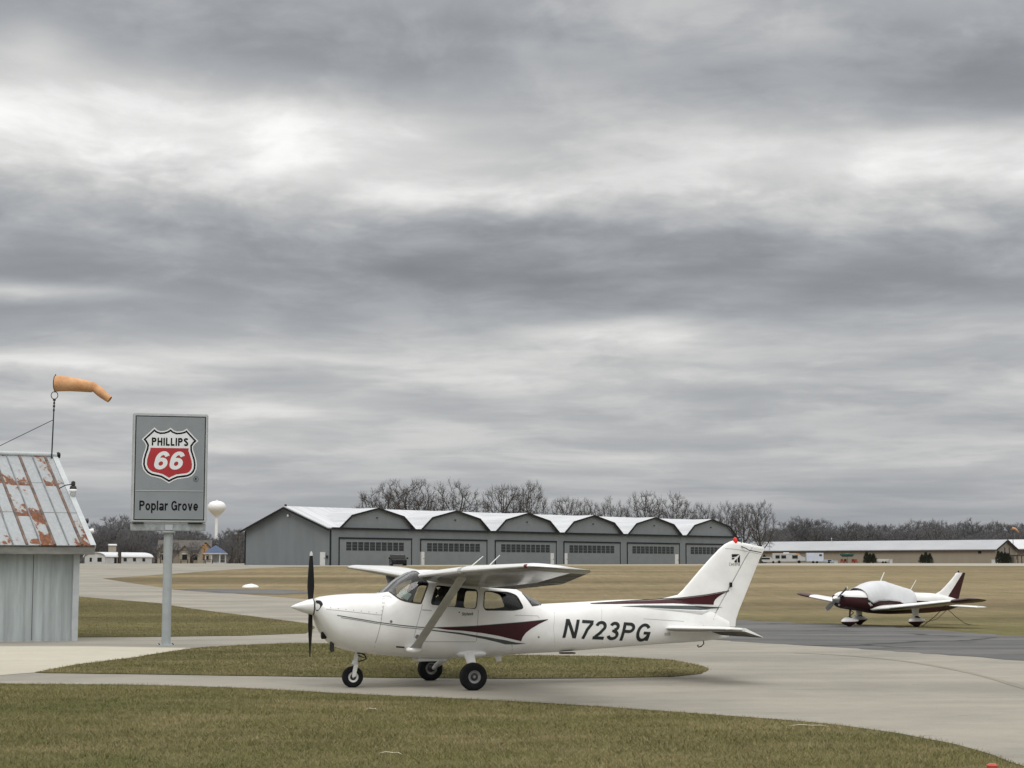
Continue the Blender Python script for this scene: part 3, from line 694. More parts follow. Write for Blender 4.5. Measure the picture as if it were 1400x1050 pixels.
# wings: rectangular inner panel, tapered outer panel, drooped tip
ST = [(.50,.74,1.745,1.60,.215,1.),(2.6,.70,1.825,1.60,.20,1.),(5.05,.56,1.885,.93,.10,.95),(5.22,.52,1.888,.87,.085,.8),(5.36,.42,1.882,.72,.06,.6),(5.46,.22,1.868,.46,.03,.3)]
def span(y0, y1, extra=()): return [lerp_st(ST, y) for y in sorted({y0, y1, *extra} | {s[0] for s in ST if y0 < s[0] < y1})]
for sg in (1, -1):
    # fixed structure
    mb = MB().loft(wing_rings(span(.5, 5.05), 0, .735, sg))
    mb.loft(wing_rings(span(5.05, 5.46), 0, 1, sg))
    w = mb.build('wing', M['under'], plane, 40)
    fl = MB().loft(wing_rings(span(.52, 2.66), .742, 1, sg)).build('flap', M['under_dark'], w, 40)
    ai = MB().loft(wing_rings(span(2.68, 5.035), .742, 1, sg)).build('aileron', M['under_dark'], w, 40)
    # leading edge light bay and tip lamp
    s0, s1 = lerp_st(ST, 2.50), lerp_st(ST, 2.66)
    if sg > 0: MB().loft(wing_rings([(y, a + .004, b, c, d, t * 1.03) for y, a, b, c, d, t in (s0, s1)], 0, .06, sg)).build('landing_light', M['lens'], w, 40)
    n0 = lerp_st(ST, 5.13); MB().lathe([(.004,.0),(.024,.015),(.028,.04),(.02,.07)], 12, 'x', (n0[1] - .05, sg * 5.13, n0[2] + .002)).build('position_light', M['red'] if sg > 0 else M['lens'], w)
    # strut
    xl, zl = PA.px(568, 888, .52); xt, z_t = PA.px(633, 789, 2.2)
    a, b = Vector((.79, sg*.50, .60)), Vector((xt - .02, sg*2.18, z_t + .03)); rings = []
    for t, k in ((0,1.5),(.035,1.25),(.08,1.0),(.5,1.),(.9,1.),(.96,1.1),(1.03,1.2)):
        p = a.lerp(b, t); rings.append([(p.x + .074*k*math.cos(q), p.y + sg*.012*k*math.sin(q), p.z + .028*k*math.sin(q) ) for q in [2*math.pi*i/20 for i in range(20)]])
    st = MB().loft(rings).build('wing_strut', M['strut'], plane, 50)
    rings = [[(.80 + .125*k*math.cos(q), sg*(.50 + d), .59 + .055*k*math.sin(q)) for q in [2*math.pi*i/20 for i in range(20)]] for k, d in ((1,-.05),(1,.02),(.85,.055),(.5,.08))]
    MB().loft(rings).build('strut_cuff', M['paint'], st, 60)
    # tailplane and elevator
    TS = [(.02,-3.60,.872,.72,.035,1.),(1.60,-3.92,.905,.40,.02,1.),(1.70,-3.99,.905,.30,.015,.8),(1.735,-4.08,.903,.2,.01,.4)]
    rg = []
    for y, x, z, c, dr, t in TS: rg.append([(x - p*c, sg*y, z - p*dr + q*.62*(c + .35)*t) for p, q in [(p, q if abs(q) > .004 else q) for p, q in [(0,0),(.02,.03),(.08,.055),(.25,.075),(.6,.072),(1,.055),(1,-.055),(.6,-.072),(.25,-.075),(.08,-.055),(.02,-.03)]]])
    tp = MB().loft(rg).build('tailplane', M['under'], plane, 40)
    er = []
    for y, c in ((.06,.40),(1.55,.36),(1.735,.33)):
        x0, z0 = -4.328, .886; ca, sa = math.cos(R(21)), math.sin(R(21)); prof = [(0,.03),(.5,.018),(1,.003),(1,-.003),(.5,-.018),(0,-.03)]
        er.append([(x0 - (p*c*ca) + q*sa*0, sg*y, z0 - p*c*sa + q*ca) for p, q in prof])
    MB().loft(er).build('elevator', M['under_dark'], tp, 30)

# cowling details
def ringpts(c, r, n=20): return [(c[0] + r*math.cos(2*math.pi*i/n), c[1] + r*math.sin(2*math.pi*i/n)) for i in range(n)]
SPZ = 1.262
sp = [(.005,2.655),(.022,2.63),(.052,2.56),(.085,2.47),(.112,2.39),(.128,2.33),(.130,2.318)]
spin = MB().lathe([(r, x - 0) for r, x in sp], 32, 'x', (0,0,SPZ)).build('spinner', M['paint'], plane, 40)
MB().lathe([(.118,2.300),(.126,2.302),(.126,2.318),(.118,2.319)], 32, 'x', (0,0,SPZ)).build('spinner_backplate', M['black'], plane)
for sg in (1, -1):
    rings = []; tipz = .865 if sg > 0 else .845
    for t in [0,.06,.12,.2,.35,.5,.65,.8,.92,.97,1.]:
        r_ = .02 + t * (tipz - .02); be = R(62 - 42 * min(1, t*1.05)) if t > .1 else R(62); c = float(np.interp(t, [0,.12,.35,.6,.9,.97,1], [.06,.085,.128,.125,.095,.075,.03])); th = float(np.interp(t, [0,.15,.5,1], [.05,.03,.016,.007]))
        ring = []
        for q in [2*math.pi*i/14 for i in range(14)]:
            e, f = c/2*math.cos(q), th/2*math.sin(q)
            tx, ty = -math.sin(be), math.cos(be)                 # chord direction of the blade that stands up
            ring.append((2.345 + sg*0 + (e*tx*1 + f*ty), sg*(e*ty - f*tx), SPZ + sg*r_))
        rings.append(ring)
    mb = MB(); mb.loft(rings[:9], mi=0); mb.loft(rings[8:], mi=1)
    MB.build(mb, 'propeller_blade', [M['prop'], M['paint'] if sg > 0 else mat('faded_tip_paint', (.42,.33,.2), .6)], plane, 60)
for sg in (1, -1):
    # air inlets either side of the spinner: rounded dark openings set in the nose
    cy, cz = .235, 1.285; rings = []
    for k, x in ((1.0, 2.262), (1.0, 2.300), (.93, 2.306), (.82, 2.296)):
        rings.append([(x - .10*abs(.085*k*math.cos(q))/.085*0 - (.02 if math.cos(q)*1 > 0 else 0)*abs(math.cos(q))*2.2, sg*(cy + .095*k*math.cos(q)), cz + .082*k*math.sin(q)) for q in [2*math.pi*i/24 for i in range(24)]])
    MB().loft(rings).build('air_inlet', M['black'], plane, 50)
MB().tube([(2.03,.16,.72),(2.035,.16,.60),(2.02,.165,.565)], [.035,.035,.033], 14).build('exhaust_pipe', M['darkmetal'], plane)
MB().lathe([(.03,2.10),(.055,2.12),(.06,2.185),(.045,2.195)], 18, 'x', (0,.12,.82)).build('lower_inlet', M['black'], plane)
# seams and small trim lines that the photograph shows
sm = skin.line([Sx(523.5,812.5),Sx(522,841),Sx(520.8,851),Sx(513.5,878),Sx(509.5,891)], .012, .002)
skin.line([Sx(446,833),Sx(480,836.5),Sx(521,841)], .010, .002, sm)
skin.line([Sx(655.3,801.5),Sx(654,832),Sx(652.5,858),Sx(651.5,876)], .010, .002, sm)
skin.line([Sx(577.5,826.5),Sx(575.8,833.5),Sx(569,858),Sx(566,871),Sx(580,877),Sx(651,877.5)], .009, .002, sm)
skin.line([Sx(577,833.7),Sx(590,834.7)], .014, .003, sm)
skin.line([Sx(699.3,879),Sx(699.5,893)], .010, .002, sm)
skin.line([Sx(523,816),Sx(526,814.6),Sx(533,814.9),Sx(535,818)], .009, .002, sm)
skin.line([Sx(704,842),Sx(706,841),Sx(735,842),Sx(737.5,845)], .008, .002, sm)
skin.line([Sx(880,846),Sx(935,849.5)], .008, .002, sm)
for a_, b_, c_ in ((757,832,889),(822,829,885)): skin.line([Sx(a_,b_),Sx(a_-.5,(b_+c_)/2),Sx(a_,c_)], .005, .002, sm)
skinT.line([(hinge(z), z) for z in (1.0,1.2,1.5,1.8,2.1,2.28)], .008, .002, sm)
skinT.line([(-4.80,2.20),(-5.0,2.185),(-5.28,2.14),(-5.50,2.10)], .010, .002, sm)
sm.build('panel_seams', M['seam'], plane)
sm = MB()
for u0, v0, u1, v1, n in ((447,832,520,840,7),(524,818,521,850,6)):
    for k in range(n):
        x, z = Sx(u0 + (u1-u0)*(k+.5)/n, v0 + (v1-v0)*(k+.5)/n); c = ringpts((x, z+.018), .0065, 8); sm.add([skin.pt(a, b, .003) for a, b in c], [tuple(range(8))])
for u, v, r_ in ((534.7,849.8,.022),(736.5,871,.016),(628,837,.012),(570.5,870.5,.035)):
    x, z = Sx(u, v); c = ringpts((x, z), r_, 10); sm.add([skin.pt(a, b, .003) for a, b in c], [tuple(range(10))])
sm.build('fasteners', mat('fastener_grey', (.18,.18,.18), .5), plane)
sm = skin.area([[Sx(541.5,883.2),Sx(553,884),Sx(553,886),Sx(541.5,885.2)]], .05, .003); sm.build('drain_slot', M['letter'], plane)
sm = skin.area([[Sx(908.5,865),Sx(916.5,865),Sx(916.5,869),Sx(908.5,869)]], .05, .003); sm.build('data_plate', M['seam'], plane)
# window rubbers
sm = MB()
for poly in (W_door, W_rear):
    for sg in (1, -1): skin.line(poly + [poly[0]], .015, .003, sm, sg)
wl_ = smooth_px(_lo, 1) + [W_front[2 + len(_lo)]]; skin.line(wl_, .022, .003, sm); skin.line(wl_, .022, .003, sm, -1)
skin.line(W_back[1:4], .022, .003, sm)
sm.build('window_seal', M['seal'], plane)
fr = MB(); ctr = Vector((sum(p[0] for p in W_door)/len(W_door), sum(p[1] for p in W_door)/len(W_door)))
big = [tuple(ctr + (Vector(p) - ctr) * 1.09 + (Vector(p)-ctr).normalized()*.008) for p in W_door]; skin.line(big + [big[0]], .035, .004, fr); fr.build('door_window_frame', M['paint_old'], plane)
# painted swooshes on the near side (and mirrored on the far side)
def px_poly(pts): return [Sx(*p) for p in pts]
maroon = px_poly([(593,858.2),(620,857.6),(647,856.5),(666.7,855),(690,853),(712.4,851.2),(749,847.4),(737,853),(726,859.5),(719,865),(714.5,871),(712.4,876.6),(697,873),(682,869.4),(660,865.6),(636,862.6),(612,861)])
grayp = px_poly([(570,859.5),(593.5,861.2),(628.6,865),(666.7,871),(690,875),(706,878.4),(719.5,879.8),(705,881),(691,880.8),(664,874),(636,868.4),(593.5,862.6)])
tailm = [PA.px(u, v, .12) for u, v in [(806,826),(854,822.9),(900,820.6),(931.4,818.6),(952,816.2),(970,813.9),(1000,808.6),(991,812),(985.4,815.5),(981,819.5),(979,823),(978.5,826.9),(955,826),(931.4,825.4),(880,825.4),(840,825.8)]]
tailg = [PA.px(u, v, .12) for u, v in [(845,828.9),(880,827.7),(944,828.2),(991,830.6),(974,832.4),(959.7,834),(918.6,832.4),(880,830.4)]]
tails = [PA.px(u, v, .12) for u, v in [(880,831.4),(918.6,833.6),(944,835),(973,835.7),(966,838),(959.7,840.5),(945,838),(918.6,835.2)]]
for sg in (1, -1):
    skin.area([maroon], .05, .004, sg).build('maroon_swoosh', M['maroon'], plane)
    skin.area([grayp], .04, .004, sg).build('grey_swoosh', M['gray_stripe'], plane)
    ln = MB(); skin.line(px_poly([(461,841.2),(490,846.2),(516,850.6),(547.5,854.8),(575,857.6),(594,858.4)]), .012, .004, ln, sg); skin.line(px_poly([(466,844.3),(490,848),(516,852.6),(547.5,857.2),(575,860)]), .007, .004, ln, sg)
    skin.line(px_poly([(593,858),(620,857.3),(647,856.1),(690,852.6),(712.4,850.8),(749,847)]), .011, .005, ln, sg)
    ln.build('pinstripe', M['gray_stripe'], plane)
    skinT.area([tailm], .022, .006, sg).build('tail_swoosh', M['maroon'], plane); skinT.area([tailg], .022, .006, sg).build('tail_stripe', M['gray_stripe'], plane); skinT.area([tails], .022, .006, sg).build('tail_highlight', M['light_stripe'], plane)
    ln = MB(); skinT.line([PA.px(u, v-.7, .12) for u, v in [(806,825.8),(854,822.7),(931.4,818.4),(970,813.7),(1000,808.3)]], .012, .005, ln, sg); ln.build('pinstripe', M['black'], plane)
# registration
b0, b1 = Sx(768.6,871.8), Sx(884,877.6); tv = Vector((b1[0]-b0[0], b1[1]-b0[1])); th_ = math.atan2(tv.y, -tv.x)
hgt = (Sx(775,849)[1] - Sx(769,872)[1])*1.13
vs, fs = lettering('N723PG', tv.length + .08, hgt, .168, .23, .05)
def put(vs, o, ang, sk, off=.004): return [sk.pt(o[0] - (x*math.cos(ang)) , o[1] + y + x*math.sin(ang), off) for x, y in vs]
MB().add(put(vs, b0, th_, skin), fs).build('registration_lettering', M['letter'], plane)
# maker's emblem on the fin and model lettering under the door window
ex, ez = PA.px(1000.6, 757.6, .05); ex1, ez1 = PA.px(1012, 769.2, .05); ew, eh = ex - ex1, ez - ez1
E2 = lambda a, b: (ex - a*ew, ez1 + b*eh)
em = skinT.area([[E2(0,1),E2(.62,1),E2(.95,.98),E2(.55,.72),E2(0,.62)],[E2(.0,.55),E2(.38,.58),E2(.22,.38),E2(.0,.36)],[E2(1,.92),E2(1,0),E2(.72,0),E2(.70,.52)],[E2(.62,.46),E2(.62,0),E2(.36,0),E2(.30,.14),E2(.46,.32)]], .03, .004)
em.build('fin_emblem', M['black'], plane)
vs, fs = lettering('Cessna', .20, .055, .11, 0, None, .2); o = PA.px(997, 773.6, .05)
MB().add(put(vs, o, .03, skinT), fs).build('fin_lettering', M['letter'], plane)
vs, fs = lettering('Skyhawk', .20, .05, .16, .25)
MB().add(put(vs, Sx(631,841.6), .02, skin), fs).build('door_lettering', M['letter'], plane)

# cabin: panel, seats, yoke, paper on the glareshield
cab = MB(); cab.bx(.98,1.12,-.46,.46,.85,1.36); cab.bx(.92,1.18,-.44,.44,1.34,1.38); cab.bx(-1.0,1.0,-.36,.36,.60,.63); cab.build('instrument_panel', M['interior'], plane, bevel=.01)
def seat(x, y, wd, nm, hz=1.42):
    s = MB(); s.loft([[(x - .02 - .16*t + dx*.5, y + dy*wd/2, .78 + (hz - .78)*t) for dx, dy in ((.12,-.9),(.14,0),(.12,.9),(-.1,1),(-.12,0),(-.1,-1))] for t in (0,.4,.8,.93,1.)]); s.bx(x - .02, x + .48, y - wd/2, y + wd/2, .74, .86)
    so_ = s.build(nm, M['seat'], plane, 50, .02)
    h = MB().lathe([(.02,-.13),(.085,-.10),(.10,0),(.085,.10),(.02,.13)], 16, 'y', (x - .20, y, hz + .06)); h.build('headrest', M['seat'], so_)
seat(.44, .26, .46, 'front_seat', 1.42); seat(.50, -.26, .46, 'front_seat', 1.42); seat(-.85, .18, .40, 'rear_seat', 1.24); seat(-.85, -.2, .42, 'rear_seat', 1.24)
MB().tube([(1.0,.26,1.18),(.85,.26,1.18)], .015, 8).tube([(.85,.12,1.26),(.85,.14,1.16),(.85,.26,1.14),(.85,.38,1.16),(.85,.40,1.26)], .014, 8).build('control_yoke', M['black'], plane)
q = [PA.px(u, v, .33) for u, v in ((549.3,805.6),(562.8,812.2),(557.2,820.6),(543.4,814.2))]
MB().prism(q, .328, .331, lambda p, t: (p[0], t, p[1])).build('paper_notice', M['paper'], plane)

# undercarriage
def wheel(x, y, z, r, w, rim, name='wheel', sg=1):
    e = bpy.data.objects.new(name, None); COL.objects.link(e); e.parent = plane; e.location = (x, y, z)
    a = w/2; MB().lathe([(rim,-a*.72),(rim*1.12,-a*.92),(rim*1.4,-a*1.0),(r*.82,-a*.98),(r*.93,-a*.80),(r*.985,-a*.45),(r,-.012),(r*.993,-.008),(r*.993,.008),(r,.012),(r*.985,a*.45),(r*.93,a*.80),(r*.82,a*.98),(rim*1.4,a),(rim*1.08,a*.96),(rim,a*.9)], 40, 'y', cap=False).build('tyre', M['rubber'], e, 30)
    m_ = MB().lathe([(.012,-a*.5),(rim*.55,-a*.5),(rim*.6,-a*.45),(rim*.92,-a*.55),(rim,-a*.78),(rim*1.02,0),(rim,a*.92),(rim*.92,a*.74),(rim*.6,a*.60),(rim*.5,a*.74),(rim*.30,a*.80),(.012,a*.82)], 28, 'y')
    m_.build('rim', M['rim'] if name == 'wheel' else M['paint_old'], e, 25); MB().lathe([(rim*.2,a*.70),(rim*.22,a*.845),(rim*.50,a*.80),(rim*.60,a*.70)], 24, 'y', cap=False).build('hub', M['darkmetal'], e, 25)
    return e
wheel(0.065, 1.27, .208, .216, .16, .10); wheel(0.03, -1.27, .203, .212, .16, .10); wheel(1.66, 0, .162, .168, .125, .082, 'nose_wheel')
for sg in (1, -1):
    a, b = Vector((-.13, sg*.40, .52)), Vector((0.0, sg*1.16, .215)); rings = []
    for t, cx, cz in ((-.1,.10,.045),(.0,.10,.04),(.2,.085,.034),(.6,.07,.03),(.82,.062,.027),(.83,.035,.025),(1.0,.032,.025)):
        p = a.lerp(b, t); rings.append([(p.x + cx*math.cos(q), p.y, p.z + cz*1.3*math.sin(q)) for q in [2*math.pi*i/16 for i in range(16)]])
    lg = MB().loft(rings).build('main_gear_leg', M['paint'], plane, 50)
    rings = [[(-.14 + .24*k*math.cos(q)*(1.25 if math.cos(q) < 0 else 1), sg*(.37 + d), .515 + .075*k*math.sin(q)) for q in [2*math.pi*i/20 for i in range(20)]] for k, d in ((1,-.06),(.98,.02),(.85,.07),(.55,.105),(.4,.12))]
    MB().loft(rings).build('leg_fairing', M['paint'], lg, 60)
    MB().lathe([(.02,-.05),(.07,-.045),(.075,-.02),(.03,.03)], 16, 'y', (.02, sg*1.21, .212)).build('brake_disc', M['darkmetal'], lg)
ngo = MB().tube([(1.57,0,.66),(1.595,0,.50),(1.615,0,.40)], [.036,.036,.036], 14).build('nose_gear_strut', M['paint_old'], plane)
MB().tube([(1.612,0,.41),(1.628,0,.355)], [.05,.05], 14).build('strut_collar', M['paint_old'], ngo)
fk = MB()
for y in (.085, -.085): fk.loft([[(x0 + dx, y + dy, z0) for dx, dy in ((-w_,-.012),(w_,-.012),(w_,.012),(-w_,.012))] for x0, z0, w_ in ((1.622,.37,.035),(1.645,.26,.034),(1.66,.165,.028))])
fk.bx(1.585,1.665,-.097,.097,.352,.372); fk.build('nose_fork', M['paint_old'], ngo, 30, .006)
MB().tube([(1.59,.02,.50),(1.44,.02,.44),(1.61,.02,.385)], .014, 8).tube([(1.58,-.03,.56),(1.46,-.03,.50),(1.44,.0,.44)], .012, 8).tube([(1.60,.05,.53),(1.40,.05,.535)], .010, 8).build('torque_link', M['darkmetal'], ngo)
# aerials, beacon, step, tail fittings
for (u, v, u1, v1) in ((641,772,660.5,760.5),(667,770,683.5,758.8)):
    a, b = PA.px(u, v, .25), PA.px(u1, v1, .25); MB().tube([(a[0], .25, a[1] - .06), (b[0], .25, b[1])], [.010,.005], 8).build('whip_aerial', M['white'], plane)
bx_, bz_ = PA.px(1005, 741, 0); bc = MB().lathe([(.035,-.03),(.04,0),(.04,.035),(.03,.065),(.01,.078)], 18, 'z', (bx_, 0, bz_)).build('beacon_light', M['red_lit'], plane)
for sg in (1, -1):
    MB().tube([(-5.10, sg*.045, 2.235),(-5.16, sg*.11, 2.20),(-5.20, sg*.13, 2.17),(-5.32, sg*.36, 2.13)], .008, 6).build('nav_aerial', M['darkmetal'], plane)
a = PA.px(1012,748,.03); MB().tube([(a[0], .03, a[1]-.03),(a[0] - .03, .03, a[1]+.13)], .006, 6).build('fin_mast', M['darkmetal'], plane)
a = PA.px(681,897,.1); MB().loft([[(a[0] + .075 - .05*t + w_, .1 + th*(1-t*.6), .48 - .11*t) for w_, th in ((0,0),(-.07 + .03*t,.012),(-.14 + .06*t,0),(-.07 + .03*t,-.012))] for t in (0,1)]).build('blade_aerial', M['paint'], plane)
a = PA.px(776,891,.15); MB().bx(a[0]-.12,a[0]+.12,.05,.22,.475,.50).build('belly_step', M['darkmetal'], plane, bevel=.008)
MB().bx(.15,.65,-.2,.2,.395,.455).build('belly_fairing', M['paint_old'], plane, bevel=.02)
a = PA.px(963,870,0); MB().tube([(-4.38,0,.70),(-4.40,0,.60),(-4.35,0,.555),(-4.30,0,.545),(-4.28,0,.565),(-4.30,0,.58)], .010, 8).build('tie_down_ring', M['darkmetal'], plane)
hz = MB()
for u, v in ((999,799.5),(970.7,851)): x, z = PA.px(u, v, .05); hz.bx(x-.02,x+.02,.03,.075,z-.04,z+.04)
hz.build('rudder_hinge', M['black'], plane, bevel=.004)
MB().tube([(-.02,.46,1.655),(.02,.53,1.60)], .012, 8).build('pitot_tube', M['alu'], plane)
drop(outer)

# ================================================================== roadside sign
M['sign_face'] = mat('grey_sign_face', (.225,.248,.265), .5, var=.07, scale=1.1, coat=.15, rvar=.2)
M['sign_frame'] = mat('sign_frame_paint', (.42,.44,.45), .5, var=.1, scale=3)
M['sign_red'] = mat('sign_red', (.40,.022,.028), .45, var=.1, scale=1.5)
M['sign_white'] = mat('sign_white', (.74,.76,.78), .5, var=.06)
M['sign_black'] = mat('sign_black', (.008,.008,.009), .6, var=.1, spec=.15)
M['pole'] = mat('weathered_pole_paint', (.33,.36,.37), .55, var=.1, scale=2, bump=.1)
SX, SY = ground_at(228, 883); SY -= .1
sgn = thing('road_sign', (SX, SY, tz(SY)), R(14), 'tall grey pole sign with red and white shield emblem above black lettering', 'sign')
kx = F / SY                                        # pixels per metre at the sign
W_, zt_, zb_ = 1.88, (883 - 568) / kx, (883 - 723) / kx
pole = MB().tube([(0,0,.03),(0,0,zb_ - .12)], .113, 24).build('pole', M['pole'], sgn)
MB().bx(-.22,.22,-.22,.22,.0,.035).build('base_plate', M['pole'], pole, bevel=.006)
bl = MB()
for a in (-.17,.17):
    for b in (-.17,.17): bl.lathe([(.0,.035),(.018,.035),(.018,.06),(.0,.06)], 6, 'z', (a,b,0))
bl.build('anchor_bolts', M['darkmetal'], pole)
MB().lathe([(.10,zb_-.16),(.19,zb_-.13),(.19,zb_-.09),(.10,zb_-.09)], 20).build('pole_cap', M['pole'], pole)
MB().bx(-W_/2+.0,W_/2-.02,-.10,.10,zb_-.09,zb_+.10).build('support_beam', mat('scraped_beam', (.27,.29,.30), .6, var=.25, scale=7), sgn, bevel=.01)
MB().bx(-W_/2,W_/2,-.15,.15,zb_+.115,zt_).build('sign_box', M['sign_frame'], sgn, bevel=.025)
fw = .075; x0, x1, z0, z1 = -W_/2+fw, W_/2-fw, zb_+.115+fw, zt_-fw
MB().bx(x0-.012,x1+.012,-.156,-.10,z0-.012,z1+.012).build('dark_gasket', M['sign_black'], sgn)
MB().bx(x0,x1,-.165,-.12,z0,z1).build('sign_face', M['sign_face'], sgn, bevel=.012)
yF = -.165
def flat(poly_list, y, holes=None):
    mb = MB()
    for p in poly_list:
        vs, fs = fill2d(p); mb.add([(a, y, b) for a, b in vs], fs)
    return mb
def cz(cx, cy):                                    # crop pixels of the sign face -> metres on the face
    return x0 + (cx - 28) / (652 - 28) * (x1 - x0), z1 - (cy - 48) / (985 - 48) * (z1 - z0)
shield = [(193,150),(222,176),(250,184),(282,181),(310,172),(338,150),(366,173),(394,184),(428,182),(458,174),(484,156),(520,195),(556,233),(592,268),(562,294),(545,318),(546,350),(561,395),(574,435),(581,480),(578,525),(562,560),(535,588),(500,604),(455,610),(410,617),(375,632),(333,657),(292,632),(258,613),(220,604),(170,594),(130,570),(102,535),(88,490),(90,440),(102,390),(117,345),(121,315),(108,290),(82,260),(120,222),(155,188)]
def scaled(poly, k, c=(335,395)): return [(c[0] + (a - c[0])*k, c[1] + (b - c[1])*k) for a, b in poly]
def inset(poly, d):
    out = []; n = len(poly)
    for i in range(n):
        a, p, b = Vector(poly[i-1]), Vector(poly[i]), Vector(poly[(i+1) % n]); e1, e2 = (p-a).normalized(), (b-p).normalized(); n1 = Vector((-e1.y, e1.x)); n2 = Vector((-e2.y, e2.x)); m = (n1 + n2).normalized(); out.append(tuple(p + m * d / max(.5, m.dot(n1))))
    return out
def ring_solid(poly, y, th=.006): return MB().prism([cz(*p) for p in poly], y, y - th, lambda p, t: (p[0], t, p[1]))
def plate(poly, y):
    vs, fs = fill2d([cz(*p) for p in poly]); return MB().add([(a, y, b) for a, b in vs], fs)
plate(shield, yF - .004).build('shield_outline', M['sign_white'], sgn)
plate(inset(shield, 11), yF - .008).build('shield_border', M['sign_black'], sgn)
in2 = inset(shield, 27); plate(in2, yF - .012).build('shield_field', M['sign_white'], sgn)
in3 = inset(shield, 44)
redp = [p for p in in3 if p[1] > 345]; ylo = 336
redp = [p for p in redp]; i0 = next(i for i, p in enumerate(redp) if p[0] > 335); 
rr = sorted([p for p in redp if p[0] >= 335], key=lambda p: math.atan2(p[1]-420, p[0]-335)); ll = sorted([p for p in redp if p[0] < 335], key=lambda p: math.atan2(p[1]-420, p[0]-335) % (2*math.pi))
plate([(163,ylo),(505,ylo)] + rr + ll, yF - .016).build('shield_red_panel', M['sign_red'], sgn)
def face_text(body, a, b, w, h, t, y, shear=0., gap=.14):
    (xa, za), (xb, zb2) = cz(a, b), cz(a + w, b - h); vs, fs = lettering(body, xb - xa, zb2 - za, t, shear, None, gap); return MB().add([(xa + p, y, za + q) for p, q in vs], fs)
face_text('PHILLIPS', 172, 315, 328, 72, .215, yF - .016, 0, .15).build('emblem_lettering', M['sign_black'], sgn)
face_text('66', 186, 532, 292, 166, .205, yF - .020, .22, .10).build('shield_numerals', M['sign_white'], sgn)
face_text('Poplar Grove', 74, 902, 525, 88, .185, yF - .004, 0, .11).build('place_lettering', M['sign_black'], sgn)
ci = arc(0,0,1,1,0,360,24); rp = stroke([cz(575 + 22*a, 615 + 24*b) for a, b in ci], .008); vs, fs = union2d(rp)
MB().add([(a, yF - .004, b) for a, b in vs], fs).build('registered_mark', M['sign_black'], sgn)
face_text('R', 566, 627, 18, 24, .18, yF - .004).build('registered_letter', M['sign_black'], sgn)
(_, zr) = cz(0, 724); MB().bx(x0+.02,x1-.02,-.175,-.16,zr-.008,zr+.008).build('divider_rib', M['sign_frame'], sgn)
dk = MB()
for a, b in ((.05,.32),(1.42,1.78)): dk.bx(-W_/2+a,-W_/2+b,-.158,-.10,zb_+.095,zb_+.117)
dk.build('drip_gap', M['sign_black'], sgn)
MB().bx(-.09,.10,-.125,-.09,zb_-.07,zb_+.07).build('bracket_plate', M['sign_frame'], sgn, bevel=.004)

# ================================================================== metal shed
def rust_roof():
    m, nt, p = nt_new('rusty_sheet_roof'); p.inputs['Roughness'].default_value = .5; p.inputs['Metallic'].default_value = .25
    uv = nd(nt, 'ShaderNodeTexCoord').outputs['Object']; sp = nd(nt, 'ShaderNodeSeparateXYZ'); link(nt, uv, sp.inputs[0])
    v = math_(nt, 'DIVIDE', math_(nt, 'SUBTRACT', sp.outputs[2], 2.5), .905)       # three sheets up the slope
    fr = math_(nt, 'FRACT', v)
    n1 = noise(nt, uv, 2.1, 4, .6, (1.5,1,.42), (2.3,0,1.7)); n2 = noise(nt, uv, 9, 6, .75, (1.5,1,.35)); n3 = noise(nt, uv, .9, 3, .5, (1,1,1), (5.1,0,0))
    low = math_(nt, 'SUBTRACT', 1., ramp(nt, fr, .05, .55))
    s = math_(nt, 'ADD', math_(nt, 'ADD', math_(nt, 'MULTIPLY', n1, .85), math_(nt, 'MULTIPLY', n2, .28)), math_(nt, 'MULTIPLY', low, .13))
    s = math_(nt, 'ADD', s, math_(nt, 'MULTIPLY', math_(nt, 'SUBTRACT', n3, .5), .35))
    wn = nd(nt, 'ShaderNodeTexWhiteNoise', noise_dimensions='2D'); cvv = nd(nt, 'ShaderNodeCombineXYZ'); link(nt, math_(nt, 'FLOOR', math_(nt, 'DIVIDE', sp.outputs[0], .375)), cvv.inputs[0]); link(nt, math_(nt, 'FLOOR', v), cvv.inputs[1]); link(nt, cvv.outputs[0], wn.inputs['Vector'])
    s = math_(nt, 'ADD', s, math_(nt, 'MULTIPLY', math_(nt, 'SUBTRACT', wn.outputs['Value'], .62), .30))
    k = ramp(nt, s, .685, .735)
    halo = ramp(nt, s, .62, .72)
    c = mixc(nt, ramp(nt, n2, .3, .7), (.285,.305,.318), (.365,.385,.395))
    c = mixc(nt, math_(nt, 'MULTIPLY', halo, .3), c, (.30,.24,.19))
    c = mixc(nt, k, c, mixc(nt, ramp(nt, n2, .35, .65), (.095,.036,.017), (.215,.080,.032)))
    link(nt, c, p.inputs['Base Color']); link(nt, math_(nt, 'MULTIPLY_ADD', k, .4, .45), p.inputs['Roughness']); link(nt, math_(nt, 'MULTIPLY_ADD', k, -.25, .25), p.inputs['Metallic'])
    return m
M['roof'] = rust_roof()
M['seam_rust'] = mat('rusty_seam', (.10,.085,.08), .7, var=.5, scale=4, col2=(.20,.13,.10))
M['shed_wall'] = mat('chalky_blue_sheet', (.375,.415,.42), .65, var=.24, scale=2.2, stretch=(1,1,.10), rvar=.2)
M['shed_trim'] = mat('grey_weathered_board', (.20,.20,.185), .8, var=.3, scale=3, stretch=(.3,1,1))
M['shed_pale'] = mat('pale_trim_sheet', (.45,.48,.49), .5, var=.1)
phi = R(30); DS = 48.4; cx_ = (110.5 - 700) / F * DS
shed = thing('storage_shed', (cx_, DS, tz(DS)), phi, 'small pale corrugated metal shed with a rust patched roof at the edge of the pad', 'shed')
zw = (874 - 747) * DS / F; zev = zw - .07; run, rise = 4.1, 2.68; LX = -7.0; ov = .45; dep = 2*run - .7
